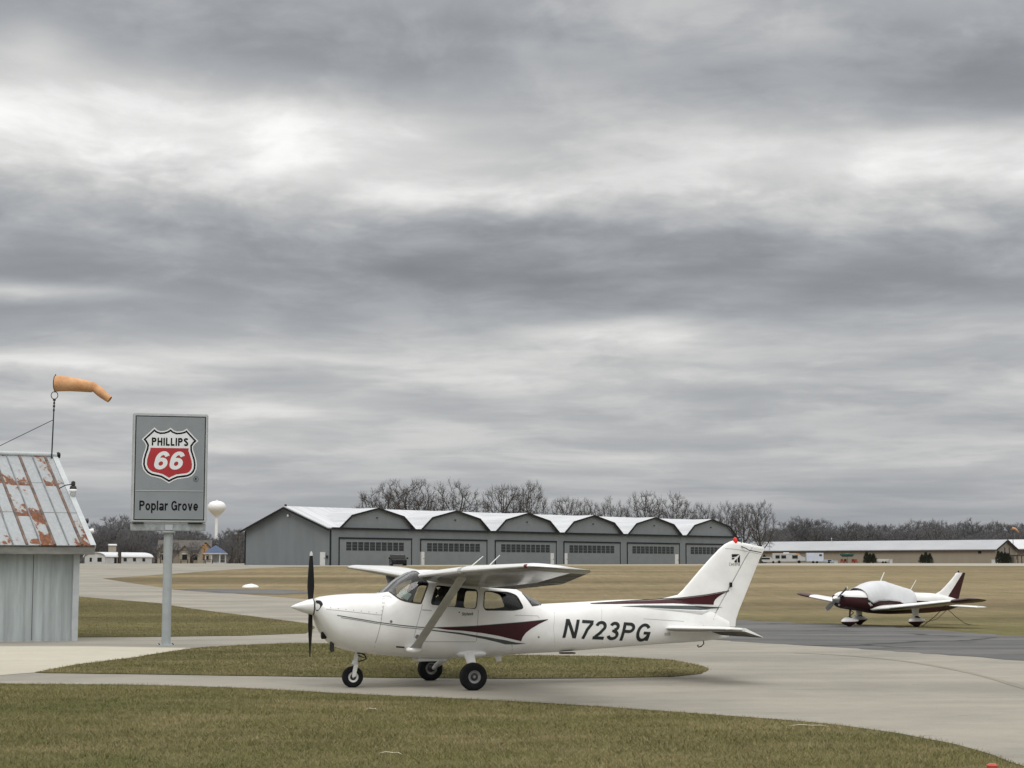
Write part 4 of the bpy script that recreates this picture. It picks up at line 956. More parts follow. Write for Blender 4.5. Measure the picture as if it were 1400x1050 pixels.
# corrugated front wall along x from LX to 0 at y = 0, ribs of real depth
mb = MB(); pr_ = []; x = LX
for i in range(int(-LX/.52)):
    for f_, d in ((0,0),(.10,.0),(.16,.045),(.30,.05),(.38,.008),(.52,.004)): pr_.append((min(0, LX + i*.52 + f_), -d))
pr_.append((0,0)); pr_ = sorted(set(pr_))
mb.add([(a, b, 0) for a, b in pr_] + [(a, b, zw) for a, b in pr_], [(i, i+1, len(pr_)+i+1, len(pr_)+i) for i in range(len(pr_)-1)])
wl = mb.build('front_wall', M['shed_wall'], shed, 20)
mb = MB(); mb.add([(0,0,0),(0,dep,0),(0,dep,zw),(0,run-.4,zw+rise-.35),(0,0,zw)], [(0,1,2,3,4)]); mb.add([(LX,0,0),(LX,dep,0),(LX,dep,zw),(LX,run-.4,zw+rise-.35),(LX,0,zw)], [(4,3,2,1,0)]); mb.add([(LX,dep,0),(0,dep,0),(0,dep,zw),(LX,dep,zw)], [(0,1,2,3)])
mb.build('end_wall', M['shed_wall'], shed, 20)
MB().bx(-.16,.012,-.065,.012,0,zw-.02).build('corner_trim', M['shed_pale'], shed, bevel=.006)
gpx = MB(); gpx.bx(-2.26,-2.235,-.056,-.03,.05,zw); gpx.bx(-1.25,-1.24,-.056,-.03,.05,zw).build('wall_joint', mat('dark_joint', (.06,.06,.06), .8), shed)
MB().bx(LX-.2,.32,-ov+.03,-ov+.09,zev-.14,zev+.07).build('fascia_board', M['shed_trim'], shed, bevel=.006)
MB().bx(LX,.25,-ov+.10,-.07,zev-.06,zev-.03).build('soffit', M['shed_trim'], shed)
# roof slopes: slope line from the eave (y=-ov) up to the ridge (y=run-ov)
sl = rise / run; th = math.atan(sl)
def rp_(x, d, h=0.): return (x, -ov + d*math.cos(th) - h*math.sin(th), zev + .08 + d*math.sin(th) + h*math.cos(th))
SLN = run / math.cos(th)
rf = MB(); XR = .30
rf.add([rp_(LX-.3,0),rp_(XR,0),rp_(XR,SLN),rp_(LX-.3,SLN),rp_(LX-.3,0,.03),rp_(XR,0,.03),rp_(XR,SLN,.03),rp_(LX-.3,SLN,.03)], [(0,3,2,1),(4,5,6,7),(0,1,5,4),(2,3,7,6),(0,4,7,3),(1,2,6,5)])
b2 = lambda p: (p[0], 2*(run - ov) - p[1], p[2])
rf.add([b2(p) for p in [rp_(LX-.3,0),rp_(XR,0),rp_(XR,SLN),rp_(LX-.3,SLN),rp_(LX-.3,0,.03),rp_(XR,0,.03),rp_(XR,SLN,.03),rp_(LX-.3,SLN,.03)]], [(0,3,2,1),(4,5,6,7),(0,1,5,4),(2,3,7,6),(0,4,7,3),(1,2,6,5)])
roof = rf.build('roof', M['roof'], shed, 20)
k = 0; xx = XR - .34
while xx > LX:
    w_ = .045 if k % 2 == 0 else .022; s_ = MB()
    s_.add([rp_(xx + a, d, h) for d in (0.02, SLN) for a, h in ((-w_,.03),(-w_*.6,.055),(w_*.6,.055),(w_,.03))], [(0,1,5,4),(1,2,6,5),(2,3,7,6),(0,3,2,1),(4,5,6,7)])
    s_.build('roof_seam', M['seam_rust'] if k % 2 == 0 else mat('seam_edge', (.17,.18,.19), .6, var=.3), roof, 20); xx -= .375; k += 1
for q in (.345, .675):
    s_ = MB(); s_.add([rp_(x, d, h) for x in (LX-.3, XR) for d, h in ((SLN*q-.012,.031),(SLN*q,.040),(SLN*q+.01,.031))], [(0,1,4,3),(1,2,5,4)]); s_.build('sheet_lap', mat('lap_edge', (.16,.165,.17), .7, var=.3), roof, 20)
MB().tube([rp_(LX-.3,SLN,.05),rp_(XR+.02,SLN,.05)], .075, 12).build('ridge_cap', M['shed_pale'], roof)
MB().lathe([(.0,0),(.08,.01),(.10,.06),(.08,.11),(.0,.12)], 14, 'x', rp_(XR+.0,SLN,.05)).build('ridge_end_knob', M['black'], roof)
rk = MB(); rk.add([rp_(x, d, h) for d in (0, SLN) for x, h in ((XR+.005,-.12),(XR+.035,-.12),(XR+.035,.05),(XR-.12,.05),(XR-.12,.034),(XR+.005,.034))], [(i, (i+1) % 6, 6+(i+1) % 6, 6+i) for i in range(6)] + [(5,4,3,2,1,0),(6,7,8,9,10,11)])
rk.build('rake_trim', M['shed_pale'], roof, 20)
def shed_w(p): # shed local -> world
    return Matrix.Translation(shed.location) @ Matrix.Rotation(phi, 4, 'Z') @ Vector(p)
# yard lamp on the gable end and two small floodlights under the rake
lm_ = at_depth(100, 668, DS + 1.6)
lamp = thing('yard_lamp', lm_, phi, 'small yard lamp with dark cap and white globe on the shed gable', 'lamp')
MB().lathe([(.02,.10),(.10,.09),(.125,0),(.12,-.02)], 18).lathe([(.055,.10),(.075,.12),(.07,.24),(.03,.27),(.01,.275)], 16).build('cap', M['darkmetal'], lamp)
MB().lathe([(.118,-.02),(.145,-.06),(.14,-.10),(.10,-.13)], 18).build('reflector', M['white'], lamp)
MB().lathe([(.10,-.13),(.095,-.24),(.06,-.29),(.01,-.30)], 18).build('globe', mat('globe_plastic', (.5,.52,.52), .3, coat=.3), lamp)
MB().tube([(0,.0,.16),(-.25,.1,.12),(-.45,.2,.0)], .02, 8).build('bracket', M['darkmetal'], lamp); lamp.scale = (.8,.8,.8)
for n_, (u, v) in enumerate(((117.5,712),(124.5,726))):
    fl = thing('floodlight', at_depth(u, v, DS + .9 - n_*.45), phi, ['upper of two tiny floodlights under the right roof edge of the shed','lower of two tiny floodlights under the right roof edge of the shed'][n_], 'lamp', 'floodlights on the shed')
    MB().lathe([(.02,-.07),(.05,-.06),(.075,.05),(.07,.06)], 14, 'x').build('lamp_head', [M['darkmetal'], M['white']][n_], fl); MB().tube([(-.06,0,0),(-.22,.0,.05)], .018, 8).build('bracket', M['darkmetal'], fl)

# ================================================================== windsock on the shed ridge
wb = at_depth(70.5, 622, DS + 3.1); wt = at_depth(76.0, 513, DS + 3.1)
M['sock'] = mat('faded_orange_cloth', (.56,.27,.12), .85, var=.10, scale=3, col2=(.66,.38,.20), bump=.15, bscale=10)
ws = thing('windsock', wb, 0, 'faded orange windsock streaming to the right from a thin pole on the shed roof', 'windsock')
d = wt - wb; d.y = 0; zp = lambda t: (d.x*t, 0, d.z*t)
ws_pole = MB().tube([(-.0,0,-.3), zp(.70)], [.022,.018], 8).build('pole', M['darkmetal'], ws)
fx = MB()
for t, r_ in ((.56,.03),(.61,.035),(.65,.03),(.69,.045)): fx.lathe([(.0,-.03),(r_,-.025),(r_,.025),(.0,.03)], 10, 'z', zp(t))
fx.build('pole_clamps', M['darkmetal'], ws_pole)
q0 = Vector(zp(.70)); r0 = .235
MB().tube([q0 + Vector((.10*math.cos(a), 0, .11 + .11*math.sin(a))) for a in [2*math.pi*i/16 for i in range(17)]], .012, 6).build('swivel_hoop', M['darkmetal'], ws_pole)
c0 = Vector((d.x, 0, d.z - r0 - .01))
MB().tube([q0 + Vector((0,0,.2)), c0 + Vector((-.0,0,-r0 - .02)), c0 + Vector((0,0,r0 + .04))], .014, 6).build('hoop_mast', M['darkmetal'], ws_pole)
px_m = (DS + 3.1) / F
sk_c = [(0,0,r0),(.18,-.005,r0*.97),(.45,-.03,r0*.90),(.75,-.06,r0*.80),(1.0,-.09,r0*.70),(1.11,-.105,r0*.66),(1.17,-.13,r0*.52),(1.22,-.17,r0*.56),(1.32,-.25,r0*.58),(1.42,-.33,r0*.52),(1.54,-.42,r0*.46),(1.62,-.475,r0*.44)]
rings = []
for i, (a, b, r_) in enumerate(sk_c):
    a2, b2_ = sk_c[min(i+1, len(sk_c)-1)][:2]; a1, b1_ = sk_c[max(i-1, 0)][:2]; tdir = Vector((a2-a1, 0, b2_-b1_)).normalized(); up = Vector((-tdir.z, 0, tdir.x))
    rings.append([c0 + Vector((a, 0, b)) + up*r_*math.sin(t)*(1 + .05*math.sin(3*t + i*1.3)) + Vector((0,1,0))*r_*math.cos(t)*(1 + .06*math.sin(2*t + i)) for t in [2*math.pi*k_/22 for k_ in range(22)]])
MB().loft(rings, cap=False).build('sock', M['sock'], ws, 60)
MB().tube([c0 + Vector((0, r0*math.cos(a), r0*math.sin(a))) for a in [2*math.pi*i/24 for i in range(25)]], .013, 6).build('hoop', M['darkmetal'], ws)
MB().tube([zp(.44), Vector(at_depth(-30, 624, DS + 3.1)) - wb], .011, 6).build('stay_wire', M['darkmetal'], ws)

# ================================================================== parked low-wing aeroplane with a cabin cover
PB_ = Pose(14.5, 68.0, tz(68.0) + .016, .60)
low = PB_.empty('parked_aeroplane', 'maroon and white low wing aeroplane tied down on the grass with its cabin covered', 'airplane')
M['mar2'] = mat('dull_maroon_paint', (.040,.009,.012), .4, var=.15, spec=.3)
M['cover'] = mat('grey_canvas', (.60,.61,.63), .9, var=.06, scale=1.6, bump=.12, bscale=2.2, stretch=(1,1,.5))
p0 = lambda u, v, y=0.: PB_.px(u, v, y)
LB = Body(top=[(2.74,1.17),(2.70,1.22),(2.6,1.29),(2.4,1.33),(1.82,1.36),(1.6,1.39),(1.27,1.54),(.9,1.62),(.476,1.635),(.1,1.565),(-.6,1.40),(-1.0,1.32),(-1.48,1.255),(-2.1,1.235),(-2.64,1.195),(-3.3,1.09),(-3.88,.96)],
          bot=[(2.74,.95),(2.70,.84),(2.62,.72),(2.3,.66),(1.43,.56),(.99,.49),(0,.44),(-1.86,.455),(-3.3,.55),(-3.88,.68)],
          wid=[(2.74,.26),(2.70,.33),(2.6,.39),(2.2,.46),(1.5,.52),(.8,.55),(0,.56),(-.8,.50),(-1.5,.42),(-2.3,.30),(-3.2,.16),(-3.88,.05)],
          expo=[(2.74,2.3),(2.2,2.6),(1.2,2.8),(0,2.6),(-1.5,2.5),(-3,2.3),(-3.88,2.1)], x0=2.74, x1=-3.88)
xs2 = [2.74,2.72,2.69,2.64,2.58] + list(np.round(np.arange(2.5, -3.88, -.12), 3)) + [-3.88]
fb = MB().loft(LB.grid(xs2, 56)).build('fuselage', [M['paint'], M['mar2'], M['letter']], low, 40)
bm = bmesh.new(); bm.from_mesh(fb.data)
PN = Vector((-.042,0,1)).normalized()
for off in (.993, 1.02): bmesh.ops.bisect_plane(bm, geom=bm.verts[:] + bm.edges[:] + bm.faces[:], plane_co=(0,0,off), plane_no=PN, dist=1e-5)
for f in bm.faces:
    c = f.calc_center_median(); s_ = c.z - .042*c.x; f.material_index = 0 if s_ > 1.02 else (2 if s_ > .993 and c.x > -1 else (0 if s_ > .993 else 1))
bm.to_mesh(fb.data); bm.free(); smooth(fb.data, 40)
# cover: a cloth shell slightly outside the cabin, hem at the window sills
def cov_side(x, k):                                # k runs from hem to hem over the top
    zt = float(LB.top(x)); hem = float(np.interp(x, [-.95,-.22,0,.6,1.16,1.42,1.64,1.8], [.86,.83,.92,.97,.95,.86,.99,1.05]))
    a = math.pi * k; e = 2.35; h = zt + .075 - hem; w = max(.12, max(LB.side(x, hem + .05), LB.side(x, hem + .2)) + .03)
    return (x, -w*math.copysign(abs(math.cos(a))**(2/e), math.cos(a)), hem + h*abs(math.sin(a))**(2/e))
rings = []
for x in np.arange(1.68, -.98, -.05):
    r_ = []
    for i in range(45):
        p = Vector(cov_side(float(x), i/44)); p.x += .14*math.sin(math.pi*i/44)**2*max(0, (x - 1.2)/.48); q = .022*(.4 - abs(mnoise.noise(Vector((p.x*1.7 + p.z*1.4, p.y*.6, p.z*.8))))) + .012*mnoise.noise(Vector((p.x*1.1, p.y, p.z*.7 + 4))); r_.append(p + Vector((0, q*(1 if p.y > 0 else -1), q*.7)))
    rings.append(r_)
cov = MB().loft(rings, cap=False, closed=False).build('cabin_cover', M['cover'], None, 70)
cov.location = low.location; cov.rotation_euler = low.rotation_euler; T(cov, 'pale grey canvas cover draped over the cabin of the maroon and white aeroplane', 'cover')
bpy.context.view_layer.update()
m_ = cov.modifiers.new('s', 'SOLIDIFY'); m_.thickness = .012
# wings, low, with dihedral; stabilator; fin
for sg in (1, -1):
    k_ = .098 if sg > 0 else .125
    WS = [(.40,1.44,.66,2.35,.02,.75),(.75,.78,.70,1.62,.05,1.),(4.20,.66,.70 + 3.45*k_,1.12,.07,1.),(4.42,.62,.71 + 3.67*k_,1.0,.06,.8),(4.56,.42,.70 + 3.8*k_,.65,.03,.4)]
    mb = MB(); mb.loft(wing_rings(WS[:2] + [tuple(np.interp(3.75, [.75,4.30], [WS[1][k], WS[2][k]]) for k in range(6))], 0, 1, sg, 1.1), mi=0)
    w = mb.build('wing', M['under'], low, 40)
    MB().loft(wing_rings([tuple(np.interp(3.75, [.75,4.30], [WS[1][k], WS[2][k]]) for k in range(6))] + WS[2:], 0, 1, sg, 1.1)).build('wing_tip', M['mar2'], w, 40)
    MB().loft([[(-3.17 - p*c, sg*y, z_ + q*c) for p, q in foil(0, 1, .8)] for y, c, z_ in ((.06,.76,.73),(1.46,.70,.69),(1.54,.45,.685))]).build('stabilator', M['paint'], low, 40)
    # wheel pants and legs
    e = bpy.data.objects.new('main_wheel', None); COL.objects.link(e); e.parent = low; e.location = (.12, sg*1.48, .2)
    MB().lathe([(.06,-.07),(.17,-.075),(.205,-.04),(.21,0),(.205,.04),(.17,.075),(.06,.07)], 28, 'y').build('tyre', M['rubber'], e)
    def pant(s0, mats, par, L=1.0):
        rg = []
        for x, w_, zt_2, zb_2 in ((.40,.02,.02,-.02),(.36,.07,.09,-.07),(.22,.115,.16,-.13),(.05,.125,.175,-.15),(-.18,.11,.15,-.13),(-.36,.07,.10,-.05),(-.46,.03,.06,.01),(-.49,.01,.04,.02)): rg.append([(x*L, w_*math.cos(a), (zt_2+zb_2)/2 + (zt_2-zb_2)/2*math.sin(a)) for a in [2*math.pi*(i+.5)/18 for i in range(18)]])
        o = MB().loft(rg).build('wheel_pant', mats, par, 50); b = bmesh.new(); b.from_mesh(o.data); bmesh.ops.bisect_plane(b, geom=b.verts[:] + b.edges[:] + b.faces[:], plane_co=(0,0,.0), plane_no=(0,0,1), dist=1e-5)
        for f in b.faces: f.material_index = 0 if f.calc_center_median().z > 0 else 1
        b.to_mesh(o.data); b.free(); smooth(o.data, 50); return o
    pant(0, [M['paint_old'], M['mar2']], e)
    MB().loft([[(.14 + cx*math.cos(a), sg*1.46 + .055*math.sin(a), z_) for a in [2*math.pi*i/16 for i in range(16)]] for z_, cx in ((.34,.15),(.42,.155),(.62,.19),(.74,.25))]).build('gear_leg', M['paint_old'], low, 50)
e = bpy.data.objects.new('nose_wheel', None); COL.objects.link(e); e.parent = low; e.location = (2.15, 0, .19)
MB().lathe([(.06,-.06),(.15,-.065),(.19,-.03),(.195,0),(.19,.03),(.15,.065),(.06,.06)], 28, 'y').build('tyre', M['rubber'], e); pant(0, [M['paint_old'], M['mar2']], e)
MB().tube([(2.13,0,.34),(2.09,0,.72)], .035, 10).tube([(2.09,0,.62),(1.91,0,.52),(2.11,0,.40)], .018, 6).build('nose_strut', M['darkmetal'], low)
def fin2(xa, xb, nm, m_, z0=.98):
    zs_ = [z0,1.22,1.30,1.45,1.7,1.9,1.98,2.02]; rg = []
    for z in zs_:
        le = float(np.interp(z, [.9,1.19,1.22,1.30,1.40,1.885,1.98,2.02], [-2.35,-2.4,-2.66,-2.88,-3.045,-3.70,-3.77,-3.86])); hg = float(np.interp(z, [.94,2.0], [-3.13,-4.145])); te = float(np.interp(z, [.95,1.985], [-3.89,-4.34]))
        a_, b_ = (le, hg + .004) if xa == 0 else (hg - .004, te); rg.append(fin_ring(z, a_, b_, le, te, .05))
    return MB().loft(rg).build(nm, m_, low, 50)
fin2(0, 0, 'tail_fin', M['paint']); fin2(1, 1, 'rudder', M['mar2'], .88)
MB().lathe([(.0,-.04),(.03,-.03),(.035,.03),(.0,.06)], 12, 'z', (-3.95,0,2.05)).build('beacon_light', M['black'], low)
# propeller and spinner
MB().lathe([(.01,3.02),(.05,2.98),(.11,2.90),(.15,2.80),(.155,2.74)], 24, 'x', (0,0,1.05)).build('spinner', M['alu'], low, 50)
for s_ in (1, -1):
    rg = []; dy, dz = .80, .60
    for t, c, th_2 in ((.05,.08,.05),(.2,.13,.035),(.45,.18,.02),(.66,.17,.012),(.74,.14,.008),(.78,.06,.006)):
        be = R(55 - 35*t); ring = []
        for a in [2*math.pi*i/10 for i in range(10)]:
            q_, w_ = c/2*math.cos(a), th_2/2*math.sin(a); ring.append((2.80 + q_*math.sin(be)*-1 + w_*math.cos(be), s_*(dy*t*.93) - dz*(q_*math.cos(be) + w_*math.sin(be))*s_, 1.05 + s_*dz*t*.93 + dy*(q_*math.cos(be) + w_*math.sin(be))*s_))
        rg.append(ring)
    mb = MB(); mb.loft(rg[:5], mi=0); mb.loft(rg[4:], mi=1); mb.build('propeller_blade', [M['prop'] if s_ > 0 else M['alu'], M['paint']], low, 60)
for s_ in (1, -1): MB().loft([[(2.72 + dx, s_*(.20 + .10*k_*math.cos(a)), 1.12 + .07*k_*math.sin(a)) for a in [2*math.pi*i/18 for i in range(18)]] for k_, dx in ((1,-.04),(1,.012),(.8,.016))]).build('air_inlet', M['black'], low)
MB().lathe([(.01,.0),(.05,.005),(.055,.03),(.02,.05)], 12, 'x', (2.67,.02,.83)).build('landing_light', M['lens'], low)
a_ = p0(1203,794.5,0); b_ = p0(1209,782.5,0); MB().tube([(a_[0],0,a_[1]-.05),(b_[0],0,b_[1])], [.03,.022], 8, flat=.4).build('blade_aerial', M['white'], low)
a_ = p0(1244,806,0); b_ = p0(1252.5,793,0); MB().tube([(a_[0],0,a_[1]-.05),(b_[0],0,b_[1])], [.012,.008], 6).build('whip_aerial', M['white'], low)
skl = Skin([BVHTree.FromObject(fb, bpy.context.evaluated_depsgraph_get())])
for i in range(2):
    mb = MB(); a_ = Vector(PB_.px(1187 + i*1.6, 824 - i*.4, .5)); b_ = Vector(PB_.px(1191 + i*1.6, 828.5 - i*.4, .5)); skl.line([a_, b_], .03, .006, mb); mb.build('white_pinstripe', M['white'], low)
# tie-down ropes
M['rope'] = mat('dark_rope', (.07,.065,.055), .9, var=.3, scale=20)
def low_w(p): return Matrix.Translation(low.location) @ Matrix.Rotation(low.rotation_euler.z, 4, 'Z') @ Vector(p)
def rope(pts, lab):
    mb = MB().tube(pts, .013, 6); o = mb.build('tie_down_rope', M['rope']); T(o, lab, 'rope', 'tie down ropes of the parked aeroplane')
ga, gb = ground_at(1296.6,856), ground_at(1340,857)
t0 = low_w((-3.3,0,.56)); e0 = Vector((*ground_at(1338,855), 0)); e0.z = tz(e0.y)
rope([t0, t0.lerp(e0, .25) + Vector((0,0,-.12)), t0.lerp(e0, .55) + Vector((0,0,-.20)), t0.lerp(e0, .8) + Vector((0,0,-.12)), e0], 'dark rope running from under the tail down to the grass on the right')
w0 = low_w((.0,2.9,.86)); e1 = Vector((*ground_at(1261,856), 0)); e1.z = tz(e1.y); rope([w0, w0.lerp(e1,.5) + Vector((.0,0,-.05)), e1], 'dark rope from the near wing down to the grass beside the near wheel')
w1 = low_w((-1.2,.1,.50)); w2 = low_w((-3.1,.1,.56)); rope([w1 + Vector((0,0,-.25)), w1.lerp(w2,.35) + Vector((0,0,-.42)), w1.lerp(w2,.7) + Vector((0,0,-.33)), w2], 'slack rope hanging in a curve beneath the rear fuselage')

# ================================================================== grey hangar with six bays
M['hang'] = mat('grey_sheet_wall', (.172,.192,.202), .6, var=.07, scale=.6, stretch=(1,1,.2))
M['hang2'] = mat('grey_sheet_door', (.180,.200,.210), .55, var=.06, scale=.8)
M['hroof'] = mat('pale_metal_roof', (.50,.515,.535), .45, var=.16, scale=1.6, stretch=(1,.06,.06))
M['htrim'] = mat('dark_trim', (.016,.017,.019), .7, var=.2, spec=.2)
M['wdoor'] = mat('white_steel_door', (.62,.62,.61), .5, var=.05)
M['hpane'] = pane_mat('grimy_glass', (.028,.032,.035))
HX, HY = -24.13, 234.1; HD = math.atan2(.721, .693)           # front runs along local x
hz0 = tz(HY) - .25; hang = thing('aircraft_hangar', (HX, HY, hz0), HD, 'long grey metal hangar with six large doors and white scalloped roof', 'hangar')
BASE = 2.43 - hz0; EZ, RZ, WD, LN, PITCH = 7.36 - hz0, 10.35 - hz0, 18.3, 90.0, 14.88; ctr = [8.2 + PITCH*i for i in range(6)]
MB().add([(0,0,0),(LN,0,0),(LN,0,EZ),(0,0,EZ)], [(0,1,2,3)]).build('front_wall', M['hang'], hang)
MB().add([(0,0,0),(0,0,EZ),(0,WD/2,RZ),(0,WD,EZ),(0,WD,0)], [(0,1,2,3,4)]).build('gable_wall', M['hang'], hang)
MB().add([(LN,0,0),(LN,WD,0),(LN,WD,EZ),(LN,WD/2,RZ),(LN,0,EZ)], [(0,1,2,3,4)]).build('end_wall', M['hang'], hang)
MB().add([(0,WD,0),(LN,WD,0),(LN,WD,EZ),(0,WD,EZ)], [(3,2,1,0)]).build('back_wall', M['hang'], hang)
sl_ = (RZ - EZ) / (WD/2); o_ = .7
o_ = .4
def rprof(x): return [(x,-o_*.35,EZ - sl_*o_*.35),(x,WD/2,RZ),(x,WD+o_,EZ - sl_*o_),(x,WD+o_,EZ - sl_*o_+.12),(x,WD/2,RZ+.14),(x,-o_*.35,EZ - sl_*o_*.35+.12)]
rfm = MB().loft([rprof(-.6), rprof(LN+.6)]).build('main_roof', M['hroof'], hang, 15)
MB().loft([[(x, y - .0, z + dz_) for y, z, dz_ in ((-.42,EZ-.14,0),(WD/2,RZ+.0,0),(WD+.45,EZ-.15,0),(WD+.45,EZ-.15,-.25),(WD/2,RZ,-.25),(-.42,EZ-.14,-.25))] for x in (-.75,-.58)]).build('gable_trim', M['htrim'], rfm, 15)
for i, c in enumerate(ctr):
    g_ = [(c-6.6,EZ),(c-4.74,9.06-hz0),(c,10.12-hz0),(c+4.74,9.06-hz0),(c+6.6,EZ)]
    MB().add([(a, -.02, b) for a, b in g_], [(0,1,2,3,4)]).build('dormer_wall', M['hang2'], hang)
    th2 = .10; up_ = [(a + (-.25 if a < c-5 else .25 if a > c+5 else 0), b) for a, b in g_]
    dr = MB().loft([[(a, y, b + .02) for a, b in up_] + [(a, y, b + .02 + th2) for a, b in reversed(up_)] for y in (-.30, 8.6)]).build('dormer_roof', M['hroof'], hang, 10)
    MB().loft([[(a, y, b + .03 + th2) for a, b in up_] + [(a*.985 + c*.015, y, b - .10) for a, b in reversed(up_)] for y in (-.45, -.302)]).build('dormer_trim', M['htrim'], dr, 10)
    # sliding door with a row of ten windows
    d0, d1, dz1 = c - 6.75, c + 6.5, 6.16 - hz0
    dw = MB().bx(d0+.14, d1-.14, -.06, -.02, 0.05, dz1-.2).build('hangar_door', M['hang2'], hang)
    MB().bx(d0, d1, -.16, -.005, dz1-.2, dz1).build('door_header', M['htrim'], dw)
    for a in (d0, d1-.12): MB().bx(a, a+.12, -.10, -.005, 0, dz1-.2).build('door_jamb', M['htrim'], dw)
    w0, w1 = c - 5.55, c + 5.05; n = 10; pw = (w1 - w0) / n
    for k in range(n):
        wn_ = MB().bx(w0 + k*pw + .09, w0 + (k+1)*pw - .09, -.085, -.03, 4.42-hz0, 5.55-hz0).build('window', M['hpane'], dw)
        bars = MB()
        for q in (.33,.66): bars.bx(w0 + k*pw + .09, w0 + (k+1)*pw - .09, -.10, -.086, 4.42-hz0 + 1.13*q - .012, 4.42-hz0 + 1.13*q + .012)
        bars.build('glazing_bars', M['hang2'], wn_)
MB().bx(-.02, LN+.3, -.46, -.31, EZ-.16, EZ+.10).build('eave_trim', M['htrim'], hang)
for a in (-.06, LN-.06): MB().bx(a, a+.16, -.10, .08, 0, EZ-.2).build('corner_trim', M['htrim'], hang)
MB().bx(-.06, .02, WD-.1, WD+.06, 0, EZ-.1).build('corner_trim', M['htrim'], hang)
def front_t(u):                                                  # pixel column -> distance along the front
    k = (u - 700) / F; return (k*HY - HX) / (math.cos(HD) - k*math.sin(HD))
for u0, u1 in ((574.6,580.3),(752,756.6),(771,775),(921.3,925.8)):
    a, b = front_t(u0), front_t(u1); dd = MB().bx(a, b, -.09, -.03, .05, BASE + 1.9).build('walk_door', M['wdoor'], hang); MB().bx(b-.16, b-.10, -.13, -.09, BASE+.9, BASE+1.05).build('handle', M['darkmetal'], dd)
dd = MB().bx(-.09, -.03, .95, 2.0, .05, BASE + 1.75).build('walk_door', M['wdoor'], hang); MB().bx(-.13, -.09, 1.02, 1.10, BASE+.85, BASE+1.0).build('handle', M['darkmetal'], dd)
MB().lathe([(.05,-.12),(.16,-.1),(.2,.0),(.1,.16)], 10, 'x', (-.15, WD/2 - .4, 9.2 - hz0)).build('wall_lamp', M['white'], hang)
MB().bx(-.25,-.03, .45, .62, BASE+.9, BASE+1.3).build('meter_box', M['darkmetal'], hang)
for c in ctr: MB().bx(c-.08,c+.08,-.2,-.03,8.8-hz0,8.95-hz0).build('wall_lamp', M['htrim'], hang)
MB().lathe([(.02,.1),(.16,.12),(.16,.36),(.02,.4)], 8, 'z', (-.3,WD/2,RZ)).build('roof_vent', M['htrim'], hang)

# ------------------------------------------------------------------ black car in front of the first door
CY = 231.0; cc = at_depth(544, 773.5, CY); car = thing('parked_car', (cc.x, CY, tz(CY)), R(8), 'black four by four parked nose out by the first hangar door', 'car')
M['carpaint'] = mat('black_car_paint', (.006,.006,.007), .35, var=.1, spec=.3)
rg = []
for y, w_, zb2, zt2 in ((-2.25,.84,.30,.92),(-2.15,.90,.24,1.05),(-1.2,.94,.22,1.12),(-.9,.94,.22,1.14),(2.2,.93,.24,1.12),(2.35,.86,.30,1.05)):
    rg.append([(-w_,y,zb2+.1),(-w_*.94,y,zb2),(w_*.94,y,zb2),(w_,y,zb2+.1),(w_,y,zt2-.18),(w_*.90,y,zt2),(-w_*.90,y,zt2),(-w_,y,zt2-.18)])
MB().loft(rg).build('body', M['carpaint'], car, 40, .02)
MB().loft([[(-w_,y,z_),(w_,y,z_),(w_*.96,y2,z2),(-w_*.96,y2,z2)] for w_, y, z_, y2, z2 in ((.86,-1.15,1.10,-.55,1.70),(.86,2.2,1.10,2.0,1.72))]).build('cabin', M['carpaint'], car, 30, .03)
MB().loft([[(-.74,-1.10,1.17),(.74,-1.10,1.17),(.66,-.68,1.62),(-.66,-.68,1.62)],[(-.74,-1.14,1.17),(.74,-1.14,1.17),(.66,-.72,1.62),(-.66,-.72,1.62)]]).build('windscreen', M['carpaint'], car)
MB().bx(-.68,.68,-.4,1.9,1.73,1.78).build('roof_rack', M['alu'], car)
for sx in (1,-1):
    MB().bx(sx*.86-.012, sx*.86+.012, -.6, 1.8, 1.18, 1.56).build('side_window', M['pane'], car)
    MB().lathe([(.02,-.06),(.13,-.05),(.14,.03),(.05,.06)], 10, 'y', (sx*1.06,-.75,1.2)).build('wing_mirror', M['carpaint'], car)
    MB().lathe([(.02,-.03),(.11,-.02),(.12,.02),(.02,.04)], 12, 'y', (sx*.66,-2.26,.80)).build('headlight', M['pane'], car)
    for y in (-1.45, 1.5):
        wv = MB().lathe([(.16,-.11),(.33,-.12),(.37,-.06),(.37,.06),(.33,.12),(.16,.11)], 20, 'x', (sx*.80,y,.37)).build('wheel', M['rubber'], car); MB().lathe([(.01,-.09),(.21,-.1),(.21,.1),(.01,.09)], 14, 'x', (sx*.83,y,.37)).build('rim', M['alu'], wv)
MB().bx(-.42,.42,-2.29,-2.2,.62,.86).build('grille', M['black'], car); car.scale = (1.1, 1., .82)

# ================================================================== long tan building and the things along it
M['tan'] = mat('tan_sheet_wall', (.27,.235,.185), .65, var=.05, scale=.3, stretch=(1,1,.2))
M['troof'] = mat('grey_metal_roof', (.33,.34,.36), .45, var=.08, scale=.12)
M['brown'] = mat('brown_timber', (.055,.038,.030), .8, var=.3, scale=2)
TY = 470.0; tc_ = at_depth(1361, 771, TY); TA = -R(32)
tan_ = thing('metal_warehouse', (tc_.x, TY, tz(TY)-.2), TA, 'long low tan metal building with pale grey roof along the far road', 'building')
TL, TW = 74.0, 19.5; e_, r_ = (771-751.4)*TY/F + .2, (771-738.6)*TY/F + .15
MB().add([(-TL,0,0),(0,0,0),(0,0,e_),(-TL,0,e_)], [(0,1,2,3)]).build('front_wall', M['tan'], tan_)
MB().add([(0,0,0),(0,TW,0),(0,TW,e_),(0,TW/2,r_),(0,0,e_)], [(0,1,2,3,4)]).build('gable_wall', mat('tan_gable', (.27,.235,.19), .65, var=.06, scale=.3), tan_)
